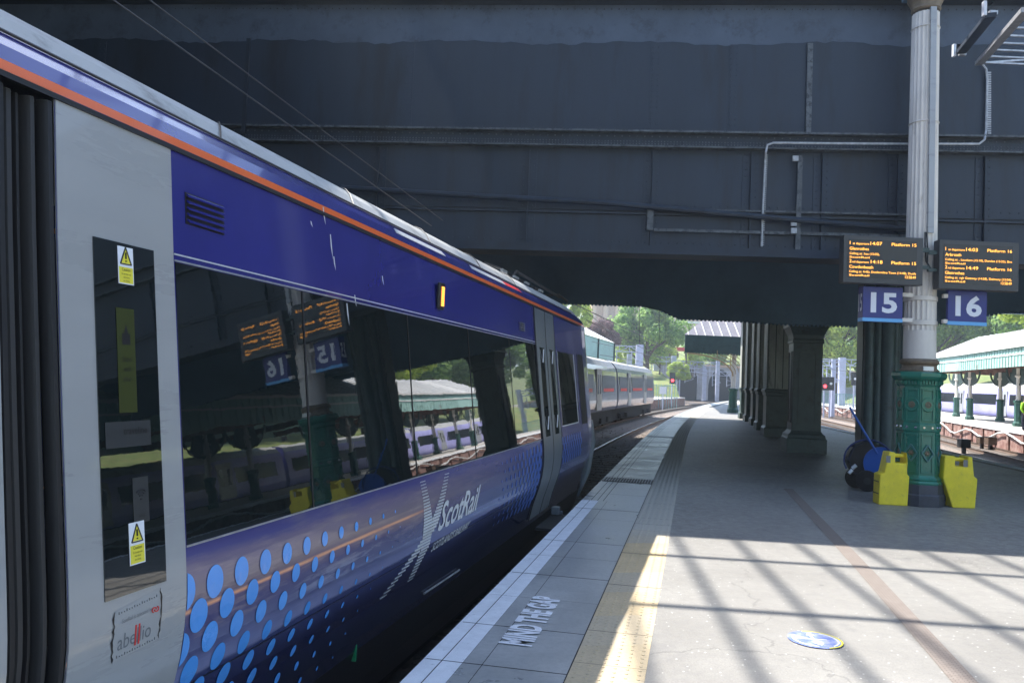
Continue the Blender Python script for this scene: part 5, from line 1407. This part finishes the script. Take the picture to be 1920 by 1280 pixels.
# catenary wires beyond the bridge
wl_ = [((1060, 562), 30, (1330, 690), 130), ((1100, 600), 34, (1300, 700), 135), ((1100, 585), 40, (1190, 660), 118), ((1110, 640), 60, (1320, 690), 136), ((1125, 665), 60, (1350, 702), 139), ((1140, 676), 70, (1372, 712), 139), ((1175, 690), 90, (1376, 706), 141), ((1228, 668), 100, (1376, 690), 141), ((1545, 690), 70, (1612, 700), 100), ((1545, 672), 70, (1612, 668), 100)]
for k, (a, ya, b, yb_) in enumerate(wl_):
    g = MB(); g.tube([D(*a, ya), D(*b, yb_)], .02, 4); single('overhead_wire', g, M['rubber2'], 'thin overhead wire over the curving tracks beyond the bridge', 'wire', 'wires beyond the bridge')
for px, y0_, y1_ in ((1199, 597, 640), (1236, 597, 648)):
    g = MB(); a = D(px, y0_-30, 43.4); b = D(px, y1_, 43.4); g.tube([a, b], .014, 5); single('hanging_rod', g, M['black'], ('left' if px < 1210 else 'right')+' black rod hanging from the far bridge edge before the big tree', 'hanger', 'rods hanging from the far bridge edge')

# ------------------------------------------------------------------ tunnel wall, hillside, buildings
tw = thing('tunnel_wall', 'grey stone retaining wall with two dark tunnel mouths', 'wall', (34, 147, -1))
TY = 146
x0, x1, x2, x3, x4, x5 = px_x(1180, TY), px_x(1271, TY), px_x(1308, TY), px_x(1328, TY), px_x(1372, TY), px_x(1720, TY)
zt = D(1300, 700, TY).z+1.3
g = MB()
def arch_wall(mb, xa, xb_, zb, zspring, ztop, n=14):
    pts = [(xa, zb), (xa, ztop), (xb_, ztop), (xb_, zb)]
    r_ = (xb_-xa)/2; cxm = (xa+xb_)/2; P = []
    for k in range(n+1):
        a = math.pi*k/n; P.append([(cxm-r_*math.cos(a), TY, min(ztop-.25, zspring+(ztop-.35-zspring)*math.sin(a))), (cxm-r_*math.cos(a), TY, ztop)])
    mb.grid(P)
g.bx((x0, TY, -1), (x1-x0, 0, 0), (0, .6, 0), (0, 0, zt+1)); g.bx((x2, TY, -1), (x3-x2, 0, 0), (0, .6, 0), (0, 0, zt+1)); g.bx((x4, TY, -1), (x5-x4, 0, 0), (0, .6, 0), (0, 0, zt+1))
arch_wall(g, x1, x2, -1, 2.4, zt); arch_wall(g, x3, x4, -1, 1.2, zt)
part('stonework', g, M['stone_dark'], tw)
g = MB()
for a, b in ((x1, x2), (x3, x4)): g.bx((a-.2, TY+.6, -1), (b-a+.4, 0, 0), (0, 40, 0), (0, 0, zt+.9))  # solid near-black blocks; the darkness inside the mouths is painted
part('painted_mouth', g, M['tunnel_shade'], tw)
g = MB(); g.bx((x0, TY-.3, zt), (x5-x0, 0, 0), (0, 1, 0), (0, 0, .4)); part('coping', g, M['stone'], tw)
hl = MB(); P = []
for y in frange(147, 420, 13): P.append([(x, y, zt+.3+(y-147)*.10*(1+.25*math.sin(x*.05))) for x in frange(-60, 260, 20)])
hl.grid(P, flip=True); struct('hillside', hl, M['grass'])
hl = MB(); P = []
for k, d_ in enumerate((0, 6, 14, 30, 60, 120)):
    P.append([(xb(y)+15+d_, y, -1+[0, 2.2, 5, 8, 12, 16][k]) for y in frange(-60, 146, 12)])
hl.grid(P); struct('garden_bank', hl, M['grass'])
hl = MB(); P = [[(x, y, z) for x in (px_x(1100, 118)-25, px_x(1100, 118)+14)] for y, z in ((118, -1.1), (122, 1.5), (146, 5.5))]; hl.grid(P, flip=True); struct('embankment', hl, M['grass'])
def colonnade(y, xa, xb_, z0, z1, name, label):
    t = thing(name, label, 'building', (xa, y, z0-4))
    g = MB(); g.bx((xa, y, z0-8), (xb_-xa, 0, 0), (0, 20, 0), (0, 0, z1-z0+8)); part('wall', g, M['stone'], t)
    n = int((xb_-xa)/2.9)
    for k in range(n+1):
        x = xa+(xb_-xa)*k/n; g = MB(); g.lathe(Vector((x, y-1, z0)), [(.9, 0), (.75, .5), (.65, z1-z0-1.2), (.9, z1-z0-.8), (.9, z1-z0)], 10); part('stone_column', g, M['stone'], t, smooth=True)
    g = MB(); g.bx((xa-1.5, y-2.2, z1), (xb_-xa+3, 0, 0), (0, 24, 0), (0, 0, 3)); part('entablature', g, M['stone'], t)
    g = MB(); g.bx((xa-1.5, y-2.4, z0-2), (xb_-xa+3, 0, 0), (0, 2.4, 0), (0, 0, 2)); part('stylobate', g, M['stone'], t)
za, zbb = D(1130, 606, 210).z, D(1130, 566, 210).z
colonnade(210, px_x(1108, 210), px_x(1196, 210), za, zbb+4, 'gallery_building', 'brown stone building with a row of columns beyond the gardens, upper left')
t = thing('long_building', 'low brown flat building behind the big tree', 'building', (px_x(1240, 230), 230, 10))
g = MB(); g.bx((px_x(1238, 230), 230, 8), (px_x(1420, 230)-px_x(1238, 230), 0, 0), (0, 15, 0), (0, 0, D(1290, 592, 230).z-8)); part('wall', g, M['stone'], t)
g = MB(); g.bx((px_x(1238, 230), 229.6, D(1290, 606, 230).z), (px_x(1420, 230)-px_x(1238, 230), 0, 0), (0, .4, 0), (0, 0, .5)); part('string_course', g, M['roof_white'], t)
c = D(1262, 657, 140); g = MB(); g.bx((c.x, c.y, c.z), (2.6, 0, 0), (0, 1.5, 0), (0, 0, .6)); single('red_hoarding', g, M['red'], 'small red strip of hoarding below the big tree', 'hoarding')

# ------------------------------------------------------------------ trees
def tree_mesh(R, Hc, n, seed, ls=.35, trunk=2.5):
    rnd = random.Random(seed); g = MB(); cl = []
    for k in range(42):
        th = rnd.uniform(0, 6.28); u = rnd.random()**.5; ph = rnd.uniform(-.5, 1.); rr = R*u*math.sqrt(max(.05, 1-ph*ph*.75))
        cl.append((Vector((rr*math.cos(th), rr*math.sin(th), trunk+Hc*(.5+.48*ph))), R*rnd.uniform(.16, .32)))
    for k in range(n):
        c, r_ = cl[rnd.randrange(len(cl))]
        d = Vector((rnd.gauss(0, 1), rnd.gauss(0, 1), rnd.gauss(0, 1))).normalized()*r_*rnd.uniform(.6, 1.08)
        p_ = c+d; nrm = (d.normalized()+Vector((rnd.uniform(-.6, .6), rnd.uniform(-.6, .6), rnd.uniform(-.2, .8)))).normalized()
        x = nrm.orthogonal().normalized(); x.rotate(Matrix.Rotation(rnd.uniform(0, 6.28), 3, nrm)); y = nrm.cross(x); s = ls*rnd.uniform(.5, 1.2)
        g.add([p_-x*s*.5, p_+y*s*.35, p_+x*s*.5, p_-y*s*.35], [(0, 1, 2, 3)])
    tr_ = MB(); tr_.tube([(0, 0, -1), (0, 0, trunk), (R*.05, 0, trunk+Hc*.6)], [R*.07, R*.055, R*.02], 8)
    for k in range(7):
        a = k*.9; z = trunk+Hc*(.05+.07*k); tr_.tube([(0, 0, z), (R*.35*math.cos(a), R*.35*math.sin(a), z+Hc*.15), (R*.6*math.cos(a), R*.6*math.sin(a), z+Hc*.3)], [R*.035, R*.025, R*.01], 6)
    return g, tr_
protos = {}
def tree(kind, loc, s, rz, label, group='trees in the gardens'):
    if kind not in protos:
        mt = {'broad': M['leaf'], 'light': M['leaf2'], 'copper': M['leaf3']}[kind]
        t = thing('tree', label, 'tree', (0, 0, 0), 0, group); gc, gt = tree_mesh(5., 8.5, 22000, len(protos)+3, .42)
        part('crown', gc, mt, t); part('trunk', gt, M['bark'], t); protos[kind] = t; r_ = t
    else: r_ = dup(protos[kind], loc, rz, label, group)
    r_.location = loc; r_.rotation_euler = (0, 0, rz); r_.scale = (s, s, s); return r_
def T3(kind, px, py_c, y, s, label):
    c = D(px, py_c, y); tree(kind, (c.x, c.y, c.z-(2.5+4.2)*s), s, random.random()*6, label)
T3('broad', 1216, 632, 112, 1.12, 'big round green tree ahead under the far bridge edge')
T3('light', 1062, 592, 100, .6, 'light green tree just above the train roof equipment')
T3('copper', 1133, 628, 105, .42, 'copper-purple tree above the island canopy')
T3('light', 1238, 668, 132, .5, 'small yellow-green tree left of the gantry masts')
T3('light', 1185, 668, 130, .5, 'small yellow-green bush tree under the big round tree')
T3('light', 1272, 700, 125, .35, 'low yellow-green shrub near the red signal')
T3('light', 1300, 676, 142, .4, 'small pale shrub on the bank above the left tunnel mouth')
T3('broad', 1338, 672, 150, .45, 'dark shrub on the bank above the right tunnel mouth')
T3('copper', 1252, 672, 138, .35, 'reddish shrub between the big tree and the tunnels')
T3('broad', 1320, 655, 160, .8, 'green tree on the hill over the tunnel mouths')
T3('light', 1395, 640, 150, 1., 'green tree hidden mostly by the canopy ahead')
T3('light', 1490, 670, 112, .8, 'yellow-green tree seen right of the boxed columns')
T3('light', 1570, 640, 105, 1.15, 'tall yellow-green tree filling the gap right of the square pillar')
T3('broad', 1618, 680, 118, .9, 'darker green tree behind the clustered pillar')
T3('light', 1540, 700, 125, .8, 'low pale tree behind the red signals on the right')
T3('broad', 1760, 615, 112, 1.1, 'green tree just right of the column above the far canopy')
T3('light', 1815, 622, 118, 1.0, 'pale green tree second from the column above the far canopy')
T3('broad', 1870, 612, 108, 1.15, 'green tree third from the column above the far canopy')
T3('light', 1925, 602, 112, 1.2, 'pale green tree at the right picture edge')
for k, px in enumerate((2010, 2110, 2220, 2350, 2500, 2700, 2950, 3300, 3800)):
    T3('broad' if k % 2 else 'light', px, 560-k*8, 70+k % 3*8, 1.2, 'garden tree outside the frame, reflected in the train windows')
tb2 = MB()

# ------------------------------------------------------------------ air
hz = MB(); hz.bx((-330, -70, -2.5), (660, 0, 0), (0, 560, 0), (0, 0, 75))
m = bpy.data.materials.new('haze'); m.use_nodes = True; n = m.node_tree
for q_ in list(n.nodes): 
    if q_.type != 'OUTPUT_MATERIAL': n.nodes.remove(q_)
pv = n.nodes.new('ShaderNodeVolumePrincipled'); pv.inputs['Color'].default_value = (.74, .86, 1, 1); pv.inputs['Density'].default_value = .0011; pv.inputs['Anisotropy'].default_value = .2
n.links.new(pv.outputs[0], [q_ for q_ in n.nodes if q_.type == 'OUTPUT_MATERIAL'][0].inputs['Volume'])
struct('haze', hz, m, 'stuff')
